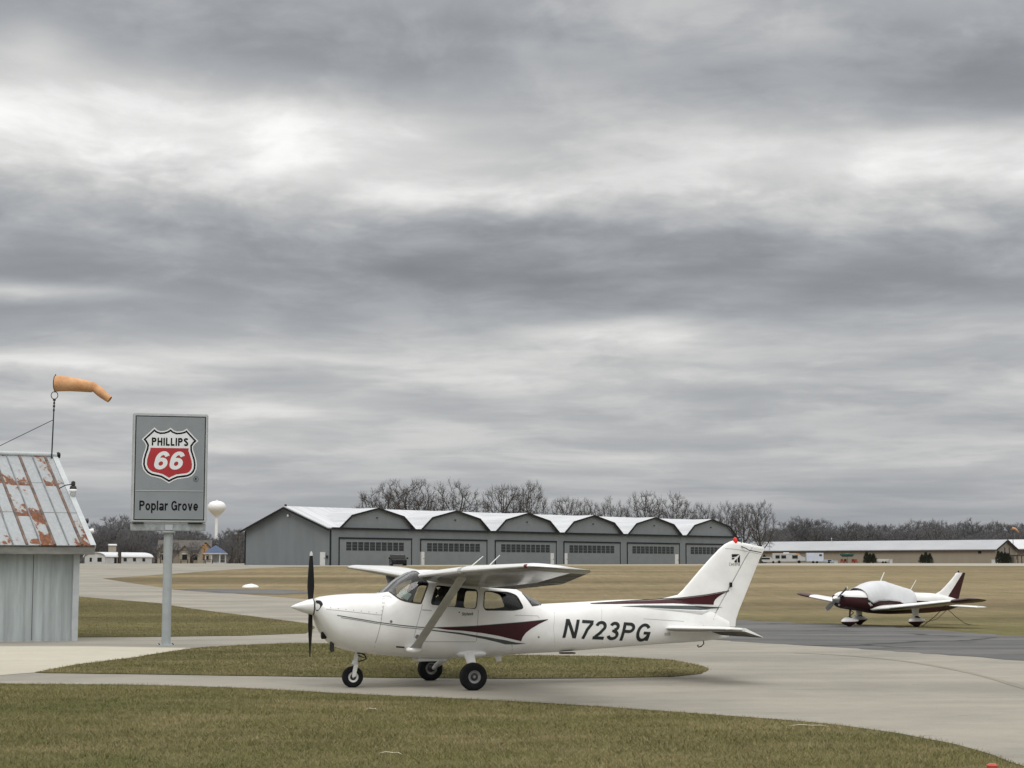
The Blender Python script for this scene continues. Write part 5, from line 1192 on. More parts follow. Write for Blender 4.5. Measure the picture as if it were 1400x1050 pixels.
MB().add([(-TL,0,0),(-TL,TW,0),(-TL,TW,e_),(-TL,TW/2,r_),(-TL,0,e_)], [(4,3,2,1,0)]).build('gable_wall', M['tan'], tan_)
MB().loft([[(x,-.5,e_-.18),(x,TW/2,r_+.02),(x,TW+.5,e_-.18),(x,TW+.5,e_),(x,TW/2,r_+.22),(x,-.5,e_)] for x in (-TL-.5,.6)]).build('roof', M['troof'], tan_, 15)
MB().loft([[(x,-.55,e_-.4),(x,TW/2,r_-.2),(x,TW+.55,e_-.4),(x,TW+.55,e_+.03),(x,TW/2,r_+.25),(x,-.55,e_+.03)] for x in (.605,.72)]).build('gable_trim', M['htrim'], tan_, 15)
MB().bx(-TL,.4,-.53,-.02,e_-.42,e_-.19).build('gutter', M['brown'], tan_)
MB().bx(-4.6,-3.7,-.06,.0,2.9,4.1).build('window', M['pane'], tan_)
for y0, y1 in ((8.4,9.2),(12.6,13.4)): MB().bx(.0,.07,y0,y1,2.9,4.6).build('window', M['pane'], tan_)
MB().lathe([(.12,0),(.12,.9),(.25,.9),(.05,1.2)], 8, 'z', (-50,TW/2,r_)).build('roof_vent', M['troof'], tan_)
dk = MB(); dk.bx(.3,4.2,6.2,17.5,2.3,2.55); dk.build('deck_floor', M['brown'], tan_); dk = tan_.children[0]
rl = MB().bx(4.12,4.2,6.2,17.5,3.4,3.5)
for k in range(24): rl.bx(4.12,4.18,6.3+k*.48,6.42+k*.48,2.56,3.39)
rl.build('deck_railing', M['brown'], tan_)
for y in (6.5,10.2,13.8,17.2): MB().bx(4.0,4.2,y,y+.22,0,2.29).build('deck_post', M['brown'], tan_)
# neighbouring building at the right edge
nb = thing('neighbour_building', (*at_depth(1412, 771, 520)[:2], tz(520)-.3), -R(30), 'tan building with white roof partly cut off at the right edge', 'building')
MB().bx(-9,14,0,12,0,4.6).build('wall', M['tan'], nb); MB().loft([[(x,-.5,4.62),(x,6,7.4),(x,12.5,4.62),(x,12.5,4.8),(x,6,7.62),(x,-.5,4.8)] for x in (-9.6,14.5)]).build('roof', mat('white_sheet_roof', (.55,.56,.57), .5, var=.05, scale=.2), nb, 15)
MB().bx(-9.3,14.2,-.44,-.05,4.15,4.6).build('fascia', M['brown'], nb); MB().bx(-6,-4.6,-.06,0,1.6,3.0).build('window', M['pane'], nb)

# motor home, trailer, van, benches and boxes standing along the road
def along(u, Y): p = at_depth(u, 771, Y); return (p.x, Y, tz(Y))
RY = 425.0; pm = F / RY
def width_m(u0, u1, Y): return (u1 - u0) * Y / F
rv = thing('motor_home', along(1077, RY), -R(4), 'white motor home with dark windows parked before the tan building', 'motor home')
L_ = width_m(1058, 1099, RY)
M['rvw'] = mat('white_caravan_shell', (.43,.43,.43), .5, var=.06, scale=.8)
MB().bx(-L_/2,L_/2-1.6,-1.2,1.2,.40,2.45).build('body', M['rvw'], rv, bevel=.08)
MB().loft([[(x,-1.15,.6),(x,1.15,.6),(x,1.15,zt2),(x,-1.15,zt2)] for x, zt2 in ((L_/2-1.6,2.4),(L_/2-1.0,2.3),(L_/2-.4,1.7),(L_/2+.5,1.4))]).build('cab', M['rvw'], rv, 30, .05)
for a, b in ((-3.0,-2.0),(-1.6,-.5),(1.0,2.3)): MB().bx(a,b,-1.26,-1.19,1.2,1.95).build('window', M['pane'], rv)
MB().bx(-L_/2+.2,L_/2-1.8,-1.24,-1.2,2.15,2.26).build('awning_roll', M['light_stripe'], rv); MB().bx(L_/2-1.9,L_/2-.9,-1.22,-1.17,2.1,2.38).build('orange_panel', M['sock'], rv)
MB().bx(-1.0,.3,-.5,.4,2.46,2.64).build('roof_unit', M['white'], rv)
for a in (-L_/2+1.5, L_/2-1.0): MB().lathe([(.1,-.12),(.36,-.12),(.38,0),(.36,.12),(.1,.12)], 16, 'y', (a,-1.08,.38)).build('wheel', M['rubber'], rv)
M['tarp'] = mat('pale_blue_white_side', (.48,.52,.60), .5, var=.06, scale=.8)
tr = thing('box_trailer', along(1114, RY - 6), -R(3), 'plain pale blue white box trailer to the right of the motor home', 'trailer')
L2 = width_m(1104, 1126.5, RY - 6); MB().bx(-L2/2,L2/2,-1.1,1.1,.45,2.5).build('box', M['tarp'], tr, bevel=.05); MB().bx(L2/2-1.0,L2/2-.4,-1.13,-1.1,1.7,2.2).build('side_marking', M['brown'], tr)
for a in (-.5,.4): MB().lathe([(.1,-.1),(.3,-.1),(.33,0),(.3,.1),(.1,.1)], 14, 'y', (a,-1.0,.33)).build('wheel', M['rubber'], tr)
MB().tube([(-L2/2,0,.5),(-L2/2-1.2,0,.5)], .06, 6).build('drawbar', M['darkmetal'], tr)
def small_van(name, u, Y, L, h, rz, m_, label, cat):
    t_ = thing(name, along(u, Y), rz, label, cat)
    MB().loft([[(x,-.85,.3),(x,.85,.3),(x,.85,z_),(x,-.85,z_)] for x, z_ in ((-L/2,.8*h),(-L/2+.15,h),(L/2-1.5,h),(L/2-.7,.62*h),(L/2-.05,.5*h),(L/2,.35*h))]).build('body', m_, t_, 30, .05)
    MB().bx(-L/2+.5,L/2-1.6,-.88,-.84,.62*h,.9*h).build('side_window', M['pane'], t_)
    for a in (-L/2+.8, L/2-.8): MB().lathe([(.08,-.09),(.28,-.09),(.3,0),(.28,.09),(.08,.09)], 14, 'y', (a,-.78,.3)).build('wheel', M['rubber'], t_)
    return t_
small_van('parked_van', 1048.5, RY - 10, 4.3, 1.5, R(3), M['rvw'], 'small white van just behind the tail fin of the white aeroplane', 'van')
small_van('parked_hatchback', 1136, RY + 8, 3.0, .95, R(5), mat('pale_blue_paint', (.32,.40,.50), .4), 'low pale blue car parked right of the box trailer', 'car')
b_ = thing('storage_box', along(1142.5, RY + 6), 0, 'pale box standing left of the green parasol', 'box')
MB().bx(-.45,.45,-.4,.4,0,.62).build('box', M['rvw'], b_, bevel=.03); MB().bx(-.5,.5,-.45,.45,.62,.72).build('lid', M['light_stripe'], b_)
ps = thing('garden_parasol', along(1158.5, RY), 0, 'wide dark green parasol over red seating by the far road', 'parasol')
M['green'] = mat('dark_green_cloth', (.022,.075,.058), .7, var=.15); M['redw'] = mat('red_plastic', (.30,.045,.03), .5, var=.15)
MB().lathe([(.05,2.45),(.8,2.38),(1.75,2.32),(1.72,2.05),(1.25,1.62),(1.20,1.62),(.05,2.3)], 8).build('canopy', M['green'], ps, 20); MB().tube([(0,0,0),(0,0,2.4)], .04, 8).build('pole', M['darkmetal'], ps)
def red_chair(u, lab, dy):
    c_ = thing('garden_chair', along(u, RY + dy), R(10), lab, 'chair', 'red chairs under the parasol')
    MB().bx(-.32,.32,-.3,.3,.42,.5).build('seat', M['redw'], c_); MB().bx(-.32,.32,.25,.32,.5,1.05).build('backrest', M['redw'], c_)
    for a in (-.28,.28):
        for b in (-.26,.26): MB().bx(a-.04,a+.04,b-.04,b+.04,0,.42).build('leg', M['redw'], c_)
        MB().bx(a-.05,a+.05,-.3,.25,.62,.68).build('armrest', M['redw'], c_)
red_chair(1151.5, 'red chair under the left edge of the green parasol', 0); red_chair(1156.2, 'red chair left of the parasol pole', .5); red_chair(1166.8, 'red chair right of the parasol pole', .4); red_chair(1170.5, 'red chair under the right edge of the green parasol', -.3)
ub = thing('grey_trailer', along(1208, RY + 4), 0, 'low grey trailer between the two groups of dark evergreen shrubs', 'trailer')
MB().bx(-1.5,1.5,-.8,.8,.4,1.1).build('box', M['light_stripe'], ub, bevel=.05); MB().tube([(1.5,0,.45),(2.3,0,.4)], .05, 6).build('drawbar', M['darkmetal'], ub)
for a in (-.3,.35): MB().lathe([(.08,-.09),(.26,-.09),(.28,0),(.26,.09),(.08,.09)], 14, 'y', (a,-.75,.28)).build('wheel', M['rubber'], ub)
wb2 = thing('utility_box', along(1218, RY + 3), 0, 'small white utility box at the right end of the grey trailer', 'box'); MB().bx(-.35,.35,-.3,.3,0,1.0).build('cabinet', M['rvw'], wb2, bevel=.03); MB().bx(-.4,.4,-.35,.35,1.0,1.07).build('lid', M['light_stripe'], wb2)
wb3 = thing('utility_box', along(1358, RY + 2), 0, 'small white utility box left of the shrubs at the tan building corner', 'box'); MB().bx(-.4,.4,-.3,.3,0,.9).build('cabinet', M['rvw'], wb3, bevel=.03); MB().bx(-.45,.45,-.35,.35,.9,.97).build('lid', M['light_stripe'], wb3)
# evergreen shrubs: columns of many small upright sprays
M['ever'] = mat('evergreen', (.016,.022,.014), .9, var=.5, scale=4, col2=(.040,.048,.028)); M['bark'] = mat('bark', (.055,.046,.038), .95, var=.35, scale=6)
def ever_mesh(h, r_, seed, dens=420):
    rd = random.Random(seed); mb = MB()
    for _ in range(dens):
        z = h*(rd.random()**.8); rr = r_*(1 - (z/h)**1.7)*(.35 + .65*rd.random()**.5) + .05; t = rd.random()*6.283; s_ = rd.uniform(.16,.34)
        p = Vector((rr*math.cos(t), rr*math.sin(t), z)); d_ = Vector((math.cos(t)*.5, math.sin(t)*.5, 1)).normalized(); q = Vector((-math.sin(t), math.cos(t), rd.uniform(-.3,.3)))*s_*.45
        mb.add([p - q, p + q, p + d_*s_*1.6], [(0,1,2)])
    return mb
def shrub(u, Y, h, r_, seed, lab, grp):
    t_ = thing('evergreen_shrub', along(u, Y), 0, lab, 'shrub', grp); ever_mesh(h, r_, seed).build('foliage', M['ever'], t_); MB().tube([(0,0,0),(0,0,h*.8)], [.12,.03], 6).build('stem', M['bark'], t_)
for i, (u, h, lab) in enumerate(((1185,2.75,'tallest, leftmost shrub of the evergreen group right of the parasol'),(1189.5,2.15,'middle shrub of the evergreen group right of the parasol'),(1194.5,2.2,'rightmost shrub of the evergreen group right of the parasol'))): shrub(u, RY + 12, h, 1.0, 11 + i, lab, 'evergreen shrubs by the parasol')
for i, (u, h, lab) in enumerate(((1261,2.0,'leftmost shrub of the middle evergreen group'),(1266,2.6,'tallest, middle shrub of the middle evergreen group'),(1271.5,2.2,'rightmost shrub of the middle evergreen group'))): shrub(u, RY + 12, h, .95, 21 + i, lab, 'middle evergreen shrubs')
for i, (u, h, lab) in enumerate(((1365.5,2.9,'tall dark shrub at the corner of the tan building'),(1370,2.7,'second dark shrub from the corner of the tan building'),(1374.5,2.5,'dark shrub just left of the brown deck'),(1379,2.3,'dark shrub growing against the brown deck'))): shrub(u, RY + 10, h, 1.0, 31 + i, lab, 'evergreen shrubs by the deck')
shrub(1045, RY + 14, 1.9, .6, 41, 'small pointed dark shrub behind the white van', 'evergreen shrubs by the van')
# far windsock above the trees on the right
fw_ = thing('windsock', along(1386, 500), 0, 'tiny orange windsock on a mast above the far right trees', 'windsock')
hz_ = (771 - 722)*500/F; MB().tube([(0,0,0),(0,0,hz_)], [.12,.06], 8).build('pole', M['darkmetal'], fw_)
MB().loft([[(-a, y*r2, hz_ - .15 - d2 + z*r2) for y, z in [(math.cos(k*.628), math.sin(k*.628)) for k in range(10)]] for a, r2, d2 in ((-.2,.42,0),(.6,.36,.15),(1.2,.30,.6),(1.6,.22,1.1))], cap=False).build('sock', M['sock'], fw_, 60)
fw_.children[1].scale = (-1,1,1) if fw_.children[1].name.startswith('sock') else (1,1,1)

# ================================================================== left background: barrel roofed hut, house, gazebo, tower
M['hutw'] = mat('white_hut_wall', (.52,.53,.53), .6, var=.08, scale=.8); M['hutr'] = mat('pale_barrel_roof', (.60,.61,.63), .5, var=.06, scale=.4)
QY = 380.0; hut = thing('barrel_roof_hut', along(162, QY), R(60), 'low white hut with rounded barrel roof and dark windows', 'building')
hut.location.z -= .1
w2_, ll = 3.0, 7.2
arcp = [(w2_*math.cos(a), 1.35 + 1.05*math.sin(a)) for a in [math.pi*k/14 for k in range(15)]]
MB().add([(-ll, p, q) for p, q in [(w2_,0)] + arcp + [(-w2_,0)]], [tuple(range(17))]).add([(ll, p, q) for p, q in [(w2_,0)] + arcp + [(-w2_,0)]], [tuple(reversed(range(17)))]).build('end_wall', M['hutw'], hut)
MB().bx(-ll,ll,-w2_,-w2_+.1,0,1.4).bx(-ll,ll,w2_-.1,w2_,0,1.4).build('side_wall', M['hutw'], hut)
MB().loft([[(x, p*1.04, q) for p, q in arcp] + [(x, p*1.08, q + .1) for p, q in reversed(arcp)] for x in (-ll-.25, ll+.25)]).build('roof', M['hutr'], hut, 30)
for a, b in ((-4.6,-3.9),(-1.7,-.8),(1.2,2.1),(4.2,5.0)): MB().bx(a, b, -w2_-.05, -w2_-.0, .1 if a < -4 else .55, 1.25 if a > -4 else 1.3).build('window' if a > -4 else 'door', M['pane'], hut)
for a, b in ((-1.9,-.7),(.9,1.5)): MB().bx(-ll-.05,-ll,a,b,.45,1.3).build('window', M['pane'], hut)
MB().bx(-3.6,-3.0,-w2_-.5,-w2_-.06,0,2.5).build('chimney_stack', M['brown'], hut)
hs2 = thing('small_outbuilding', along(153, 430), R(20), 'tiny beige outbuilding above the roof of the barrel hut', 'building'); MB().bx(-.85,.85,-.8,.8,0,4.3).build('wall', mat('beige_wall', (.36,.33,.28), .7, var=.08), hs2); MB().loft([[(x,-.95,4.3),(x,0,4.6),(x,.95,4.3),(x,.95,4.42),(x,0,4.75),(x,-.95,4.42)] for x in (-1.,1.)]).build('roof', M['hutw'], hs2, 15)
# house
HYh = 440.0; ho = thing('house', along(258, HYh), R(8), 'beige house with brown shingle roof left of the gazebo', 'house')
M['siding'] = mat('beige_siding', (.27,.24,.19), .7, var=.06, scale=.6); M['shingle'] = mat('brown_shingle', (.095,.085,.076), .85, var=.2, scale=1.2)
hw = 5.4
MB().bx(-hw-2.0,hw-.2,-.0,7,0,3.3).build('wall', M['siding'], ho)
MB().loft([[(x,-.6,3.2),(x,3.5,5.6),(x,7.6,3.2),(x,7.6,3.4),(x,3.5,5.85),(x,-.6,3.4)] for x in (-hw-2.4,hw+.2)]).build('roof', M['shingle'], ho, 15)
def cross_gable(x, w_, d_, zt2, nm):
    g2 = MB().add([(x-w_,-d_,0),(x+w_,-d_,0),(x+w_,-d_,3.0),(x,-d_,zt2),(x-w_,-d_,3.0)], [(0,1,2,3,4)]).add([(x-w_,-d_,0),(x-w_,-d_,3.0),(x-w_,.5,3.0),(x-w_,.5,0)], [(0,1,2,3)]).add([(x+w_,-d_,0),(x+w_,-d_,3.0),(x+w_,.5,3.0),(x+w_,.5,0)], [(3,2,1,0)]).build('gable_wall', M['siding'], ho)
    MB().loft([[(x-w_-.3,y,2.8),(x,y,zt2+.05),(x+w_+.3,y,2.8),(x+w_+.3,y,3.0),(x,y,zt2+.28),(x-w_-.3,y,3.0)] for y in (-d_-.4,3.2)]).build('gable_roof', M['shingle'], ho, 15); return g2
cross_gable(4.2,2.0,1.6,5.1,'a'); cross_gable(-1.0,1.3,.6,4.3,'b'); cross_gable(-6.0,1.6,1.2,4.9,'c')
for a, b, y in ((3.5,4.9,-1.66),(-1.6,-.4,-.66),(1.0,2.1,-.06),(-6.6,-5.4,-1.26)):
    wd_ = MB().bx(a,b,y,y+.05,.9,2.3).build('window', M['pane'], ho); MB().bx(a-.1,b+.1,y-.03,y-.001,2.31,2.45).build('window_head', M['white'], wd_)
MB().bx(-.0,.9,-.06,.0,.05,2.1).build('door', M['brown'], ho)
sh_ = thing('orange_shrub', along(279, 415), 0, 'orange leaved small tree beside the beige house', 'tree')
rd = random.Random(5); mb = MB()
for _ in range(230):
    a = rd.random()*6.283; z = rd.uniform(1.2,4.7) - rd.random()*.6; r2 = rd.uniform(.4,.95)*math.sqrt(max(0.02, 1 - ((z-2.7)/2.0)**2))*rd.random()**.5; s2 = rd.uniform(.12,.25); p = Vector((r2*math.cos(a), r2*math.sin(a), z)); mb.add([p, p + Vector((s2, rd.uniform(-s2,s2), rd.uniform(-s2,s2))), p + Vector((rd.uniform(-s2,s2), s2, s2))], [(0,1,2)])
mb.build('crown', mat('orange_leaf', (.34,.17,.05), .8, var=.4, scale=5), sh_); MB().tube([(0,0,0),(0,0,4)], [.09,.03], 6).build('trunk', M['bark'], sh_)
# gazebo
M['gz'] = mat('gazebo_white', (.52,.52,.51), .55, var=.08)
GYz = 360.0; gz = thing('gazebo', along(294.5, GYz), R(10), 'white open gazebo with a blue hipped roof', 'gazebo')
M['blue'] = mat('blue_roof', (.04,.068,.14), .55, var=.12, scale=1.5)
r8 = [(2.45*math.cos(R(22.5 + 45*k)), 2.45*math.sin(R(22.5 + 45*k))) for k in range(8)]
MB().loft([[(a*k_, b*k_, z) for a, b in r8] for k_, z in ((1.02,2.12),(1.0,2.12),(.55,2.95),(.14,3.5),(.02,3.7))]).build('roof', M['blue'], gz, 15)
MB().loft([[(a*k_, b*k_, z) for a, b in r8] for k_, z in ((.95,1.88),(1.05,1.88),(1.05,2.11),(.95,2.11))]).build('fascia', M['gz'], gz, 15)
MB().loft([[(a*.98, b*.98, z) for a, b in r8] for z in (0,.18)]).build('floor', M['gz'], gz, 15)
for a, b in r8: MB().bx(a*.88-.14,a*.88+.14,b*.88-.14,b*.88+.14,.18,1.88).build('post', M['gz'], gz)
MB().bx(-.7,.6,1.2,1.4,.18,1.88).build('back_panel', M['gz'], gz)
for k in range(3):
    mb = MB(); (a0, b0), (a1, b1) = r8[k], r8[k+1]
    mb.tube([(a0*.88,b0*.88,.85),(a1*.88,b1*.88,.85)], .05, 6); mb.build('railing', M['gz'], gz)
# picnic tables before the house
def picnic(u, Y, lab):
    t_ = thing('picnic_table', along(u, Y), R(15), lab, 'table', 'picnic tables by the house')
    MB().bx(-.9,.9,-.4,.4,.72,.78).build('tabletop', M['brown'], t_)
    for y in (-.75,.75): MB().bx(-.9,.9,y-.14,y+.14,.43,.48).build('bench', M['brown'], t_)
    for x in (-.65,.65): MB().tube([(x,-.7,0),(x,-.15,.72)], .05, 6).tube([(x,.7,0),(x,.15,.72)], .05, 6).build('leg_frame', M['brown'], t_)
picnic(252, 345, 'brown picnic table in front of the beige house'); picnic(318, 345, 'brown picnic table right of the gazebo'); picnic(285.5, 340, 'brown picnic table at the left of the gazebo')
# water tower
WY = 1300.0; wt_ = thing('water_tower', (*at_depth(295.5, 740, WY)[:2], tz(WY)), 0, 'white onion shaped water tower on a slender stem', 'water tower')
kz = WY / F; zz_ = lambda v: (779 - v)*kz + H - tz(WY); rr_ = 12.3*kz
M['tower'] = mat('tower_white', (.80,.80,.80), .4, var=.03, scale=.1)
MB().lathe([(2.1*kz,zz_(708.5)),(2.3*kz,zz_(707)),(6.4*kz,zz_(703)),(10.4*kz,zz_(699)),(12.0*kz,zz_(696)),(12.3*kz,zz_(693.5)),(11.6*kz,zz_(690.5)),(9.2*kz,zz_(687.6)),(5.4*kz,zz_(686)),(.5,zz_(685.4))], 48).build('tank', M['tower'], wt_, 40)
MB().lathe([(4.2*kz,0),(2.4*kz,zz_(760)),(2.0*kz,zz_(750)),(2.0*kz,zz_(706))], 32).build('stem', M['tower'], wt_, 40)
MB().lathe([(.9,zz_(686)),(.9,zz_(684.6)),(.2,zz_(684.4))], 10).build('top_hatch', M['tower'], wt_)
# utility poles
def upole(u, vtop, Y, lab):
    t_ = thing('utility_pole', along(u, Y), R(20), lab, 'utility pole', 'utility poles by the left woods'); h_ = (771 - vtop)*Y/F
    MB().tube([(0,0,0),(0,0,h_)], [.17,.12], 8).build('pole', M['bark'], t_); MB().bx(-1.5,1.5,-.08,.08,h_*.86,h_*.86+.2).build('crossarm', M['bark'], t_); MB().bx(-1.2,1.2,-.08,.08,h_*.74,h_*.74+.16).build('crossarm', M['bark'], t_)
upole(325, 727, 400, 'thin utility pole with crossarms left of the grey hangar gable')
# low white heap in the grass, orange stake, pale straw pieces
hx, hy = ground_at(342, 803); hp = MB(); rg = []
for k in range(7):
    t = k/6; rg.append([(hx + (math.cos(a)*(1-t**1.8)*.62 + .1*t)*(1 + .15*math.sin(3*a)), hy + math.sin(a)*(1-t**1.8)*.5, tz(hy) - .02 + .30*t**.7*(1 - .25*math.cos(a+.6)*(1-t)) ) for a in [2*math.pi*i/22 for i in range(22)]])
hm = hp.loft(rg).build('white_heap', M['white'], None, 60); T(hm, 'low white heap lying on the brown grass beside the old asphalt', 'heap')
ox, oy = ground_at(1357, 1065); st_ = thing('marker_stake', (ox, oy, tz(oy)), 0, 'short orange red marker stake in the grass at the bottom right', 'marker')
MB().tube([(0,0,0),(0,0,.09)], [.045,.045], 14).build('post', mat('orange_red_plastic', (.50,.055,.035), .5), st_); MB().lathe([(.02,.09),(.05,.09),(.05,.12),(.03,.135),(.01,.137)], 14).build('cap', mat('orange_red_cap', (.45,.06,.04), .5), st_)
M['straw'] = mat('pale_straw', (.55,.50,.38), .8, var=.2, scale=20)
for i, (u, v, L3, lab) in enumerate(((534,1033,.24,'pale strip of dry husk on the front grass below the aeroplane'),(508,972,.16,'thin pale straw on the grass below the nose wheel'),(1105,995,.45,'long thin curved pale straw near the taxiway edge on the right'))):
    x, y = ground_at(u, v); z = tz(y) + .022; mb = MB().tube([(x-L3/2,y+.03,z),(x-L3*.2,y+.04,z+.012),(x+L3*.1,y+.01,z+.006),(x+L3*.33,y-.03,z+.012),(x+L3/2,y-.10,z)], [.003,.008,.007,.006,.002], 6, flat=.6); o = mb.build('dry_straw', M['straw']); T(o, lab, 'straw', 'dry straws on the front grass')

# ================================================================== bare trees
M['twig'] = mat('bare_twigs', (.080,.072,.067), .95, var=.3, scale=.6); M['twig_far'] = mat('bare_twigs_hazed', (.138,.136,.142), .95, var=.35, scale=.05, world=True)  # far twigs are paler and bluish, with distance haze put into their colour
def tree_meshes(seed, h, spread, twig=.022, trunk_h=.22, N=620):
    """bare crown: limbs reach towards points scattered through a rounded crown, then short twigs fill its surface"""
    rs = np.random.default_rng(seed); rd = random.Random(seed)
    cz_, rz_, rx_ = h*.60, h*.385, h*.36*spread
    A = rs.normal(size=(N, 3)); A /= np.linalg.norm(A, axis=1)[:, None]; A *= (rs.random(N) ** .42)[:, None]
    lump = 1 + .16*np.sin(A[:, 0]*3.1 + seed) * np.cos(A[:, 1]*2.7 + seed*2)
    A = A * np.array([rx_, rx_, rz_]) * lump[:, None] + np.array([0, 0, cz_]); A = A[A[:, 2] > h*.2]
    P = [np.array([0, 0, -.3])]; par = [-1]; st = h*.036; z = 0.
    lean = rs.normal(0, .03, 2)
    while z < h*trunk_h:
        z += st; P.append(np.array([lean[0]*z, lean[1]*z, z])); par.append(len(P) - 2)
    V = np.array(P); act = np.ones(len(A), bool); last = {}
    for it in range(90):
        if not act.any(): break
        D = np.linalg.norm(A[act][:, None] - V[None], axis=2); near = D.argmin(1); dist = D.min(1); idx = np.where(act)[0]
        grow = {}
        for a_, n_, d_ in zip(idx, near, dist):
            if d_ < h*.34: grow.setdefault(n_, []).append((A[a_] - V[n_]) / d_)
        if not grow: break
        new = []
        for n_, ds in grow.items():
            d_ = np.sum(ds, axis=0) + rs.normal(0, .35, 3); d_ /= np.linalg.norm(d_) + 1e-9; q = V[n_] + d_*st
            if last.get(n_) is not None and np.linalg.norm(q - last[n_]) < st*.35: continue
            last[n_] = q; new.append(q); par.append(int(n_))
        if not new: break
        V = np.vstack([V, new]); D = np.linalg.norm(A[:, None] - np.array(new)[None], axis=2).min(1); act &= D > h*.045
    n = len(V); kids = [[] for _ in range(n)]
    for i in range(1, n): kids[par[i]].append(i)
    rad = np.zeros(n)
    for i in reversed(range(n)):
        rad[i] = twig*1.1 if not kids[i] else sum(rad[k]**2.25 for k in kids[i]) ** (1/2.25)
    s_ = h*.026 / rad[0]; rad = np.maximum(rad*min(1.4, s_), twig)
    tk, cr = MB(), MB(); big_ = h*.0062
    for i in range(1, n):
        a_, b_ = Vector(V[par[i]]), Vector(V[i])
        if rad[i] > big_: tk.tube([a_, b_], [max(rad[i], rad[par[i]]*.82 if len(kids[par[i]]) < 2 else rad[i]), rad[i]], 6, cap=False)
        else: cr.tube([a_, b_], [rad[i]*1.05, rad[i]], 3, cap=False)
        if rad[i] < big_*1.1:
            out = Vector(V[i]) - Vector((0, 0, cz_ - h*.15)); out.normalize()
            for _ in range(3 if kids[i] else 5):
                d_ = (out*.8 + Vector((rd.gauss(0,.6), rd.gauss(0,.6), rd.gauss(.15,.5)))).normalized(); L_ = h*rd.uniform(.035,.085); m_ = b_ + d_*L_*.5 + Vector((rd.gauss(0,.05), rd.gauss(0,.05), rd.gauss(0,.05)))*L_
                cr.tube([b_, m_, b_ + d_*L_ + Vector((0,0,L_*.12))], [twig*.8, twig*.65, twig*.35], 3, cap=False)
                if rd.random() < .6:
                    d2 = (d_ + Vector((rd.gauss(0,.6), rd.gauss(0,.6), rd.gauss(.1,.5)))).normalized(); cr.tube([m_, m_ + d2*L_*.6], [twig*.6, twig*.35], 3, cap=False)
    top = float(np.percentile(np.array(cr.v)[:, 2], 99.5)); k = h / top
    for m_ in (tk, cr): m_.v = [(a*k, b*k, c*k if c > 0 else c) for a, b, c in m_.v]
    return tk, cr
def tree_proto(seed, h, spread, mt, **k):
    tk, cr = tree_meshes(seed, h, spread, **k); t_ = thing('bare_tree', (0,0,0), 0, 'x', 'tree'); tk.build('trunk', M['bark'], t_, 60); cr.build('crown', mt, t_, 180); return t_
protos = [tree_proto(101 + i, 16., sp, M['twig'], twig=.026) for i, sp in enumerate((1.15,1.0,1.05,.85,1.25))]
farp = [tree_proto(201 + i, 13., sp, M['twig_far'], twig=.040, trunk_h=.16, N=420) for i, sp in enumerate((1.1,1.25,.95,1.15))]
trng = random.Random(3)
def place(pro, u, vtop, Y, label, grp, wide=1.):
    t_ = copy_tree(pro); h0 = 16. if pro in protos else 13.
    gz_ = tz(Y); h_ = (779 - vtop)*Y/F + H - gz_; s_ = h_/h0; x = (u - 700)/F*Y
    t_.location = (x, Y, gz_); t_.rotation_euler = (0,0,trng.uniform(0,6.28)); t_.scale = (s_*wide, s_*wide, s_); t_['label'] = label; t_['group'] = grp; return t_
HB = [(527,660,340,'bare tree at the left end of the row behind the hangar',1.15),(562,657,334,'dark dense bare tree, tallest of the left clump behind the hangar',1.15),(618,660,345,'broad bare tree at the right end of the left clump',1.2),
 (688,664,340,'bare tree at the left of the second clump behind the hangar',1.0),(724,660,338,'tallest bare tree of the second clump behind the hangar',.95),(776,681,352,'low bare tree right after the second clump',.95),(806,684,356,'lowest bare tree of the row, over the fourth hangar bay',.85),(836,682,352,'second low bare tree over the fourth hangar bay',.95),
 (884,674,345,'rounded bare tree over the fifth hangar bay',1.0),(922,676,352,'bare tree right of the rounded one over the fifth bay',.95),(960,689,362,'bare tree over the left of the sixth hangar bay',.85),(992,688,360,'bare tree over the right of the sixth hangar bay',.85),(1016,688,366,'slim bare tree at the right end of the hangar',.7),(1038,687,352,'tall bare tree standing clear right of the hangar above the tail fin',.95)]
for i, (u, v, Y, lab, wd_) in enumerate(HB): place(protos[(i*2 + i//5) % 5], u, v, Y, lab, 'bare trees behind the hangar', wd_*.86)
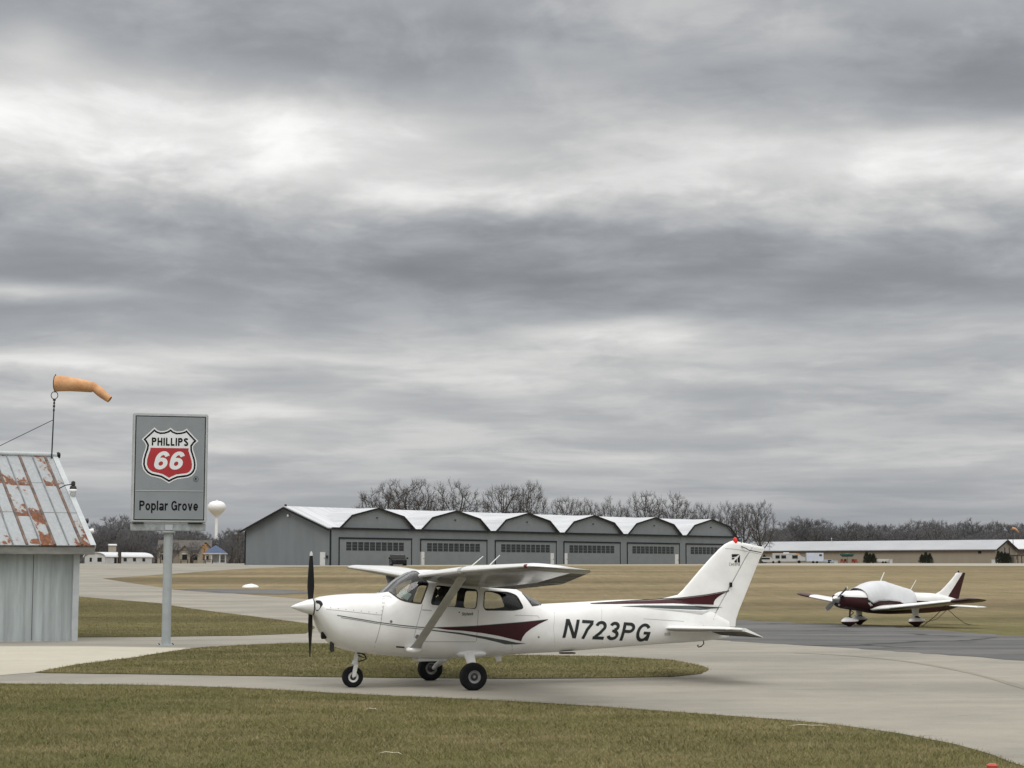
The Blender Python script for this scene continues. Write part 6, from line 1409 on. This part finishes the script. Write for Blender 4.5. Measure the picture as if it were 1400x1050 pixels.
# far woods: single trees in three loose rows, the tops following the skyline of the photograph
def wood(us, sky, rows, lab, grp):
    for r_, (Y, dv, step) in enumerate(rows):
        u = us[0] + r_*step*.33
        while u < us[1]:
            v = float(np.interp(u, *zip(*sky))) + dv + (3 if us[0] > 1000 else 0) + trng.uniform(-5,9); place(farp[trng.randrange(4)], u, v, Y*trng.uniform(.97,1.03), lab, grp, trng.uniform(.8,1.25)); u += step*trng.uniform(.8,1.4)
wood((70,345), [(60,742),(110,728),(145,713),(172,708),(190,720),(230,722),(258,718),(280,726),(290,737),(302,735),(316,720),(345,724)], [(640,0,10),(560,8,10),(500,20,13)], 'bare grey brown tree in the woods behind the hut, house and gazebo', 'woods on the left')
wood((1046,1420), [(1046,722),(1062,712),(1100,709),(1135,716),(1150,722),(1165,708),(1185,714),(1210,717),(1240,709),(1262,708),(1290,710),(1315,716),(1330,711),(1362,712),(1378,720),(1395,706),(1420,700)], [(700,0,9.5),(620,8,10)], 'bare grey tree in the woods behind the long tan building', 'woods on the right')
for u_, v_, Y_, l_ in ((238,738,405,'small bare tree before the left end of the beige house'),(266,741,400,'small bare tree before the middle of the beige house'),(318,738,390,'small bare tree between the gazebo and the hangar'),(222,744,410,'small bare tree between the hut and the beige house')): place(farp[trng.randrange(4)], u_, v_, Y_, l_, 'small trees by the house', .9)
wood((330,500), [(330,726),(500,735)], [(700,0,12)], 'bare tree far behind the left end of the hangar', 'woods behind the hangar')
for p in protos + farp:
    for c in list(p.children): drop(c)
    drop(p)
# brushwood floor of the far woods: nobody could count its stems
def brush(name, u0, u1, Y, h, n, seed):
    rd = random.Random(seed); mb = MB()
    for _ in range(n):
        u = rd.uniform(u0, u1); y = Y + rd.uniform(-25,25); x = (u - 700)/F*y; hh = h*rd.uniform(.4,1.1); z = tz(y); dx = rd.gauss(0,.5); w_ = rd.uniform(.04,.10)
        mb.add([(x-w_,y,z-.2),(x+w_,y,z-.2),(x+dx+w_*.4,y+rd.gauss(0,.4),z+hh),(x+dx*.4-.5*rd.random(),y,z+hh*.7)], [(0,1,2),(0,1,3)])
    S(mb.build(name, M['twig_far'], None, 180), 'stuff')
brush('brushwood', 60, 345, 620, 5.0, 3200, 1); brush('brushwood', 1035, 1430, 660, 6.0, 4200, 2)
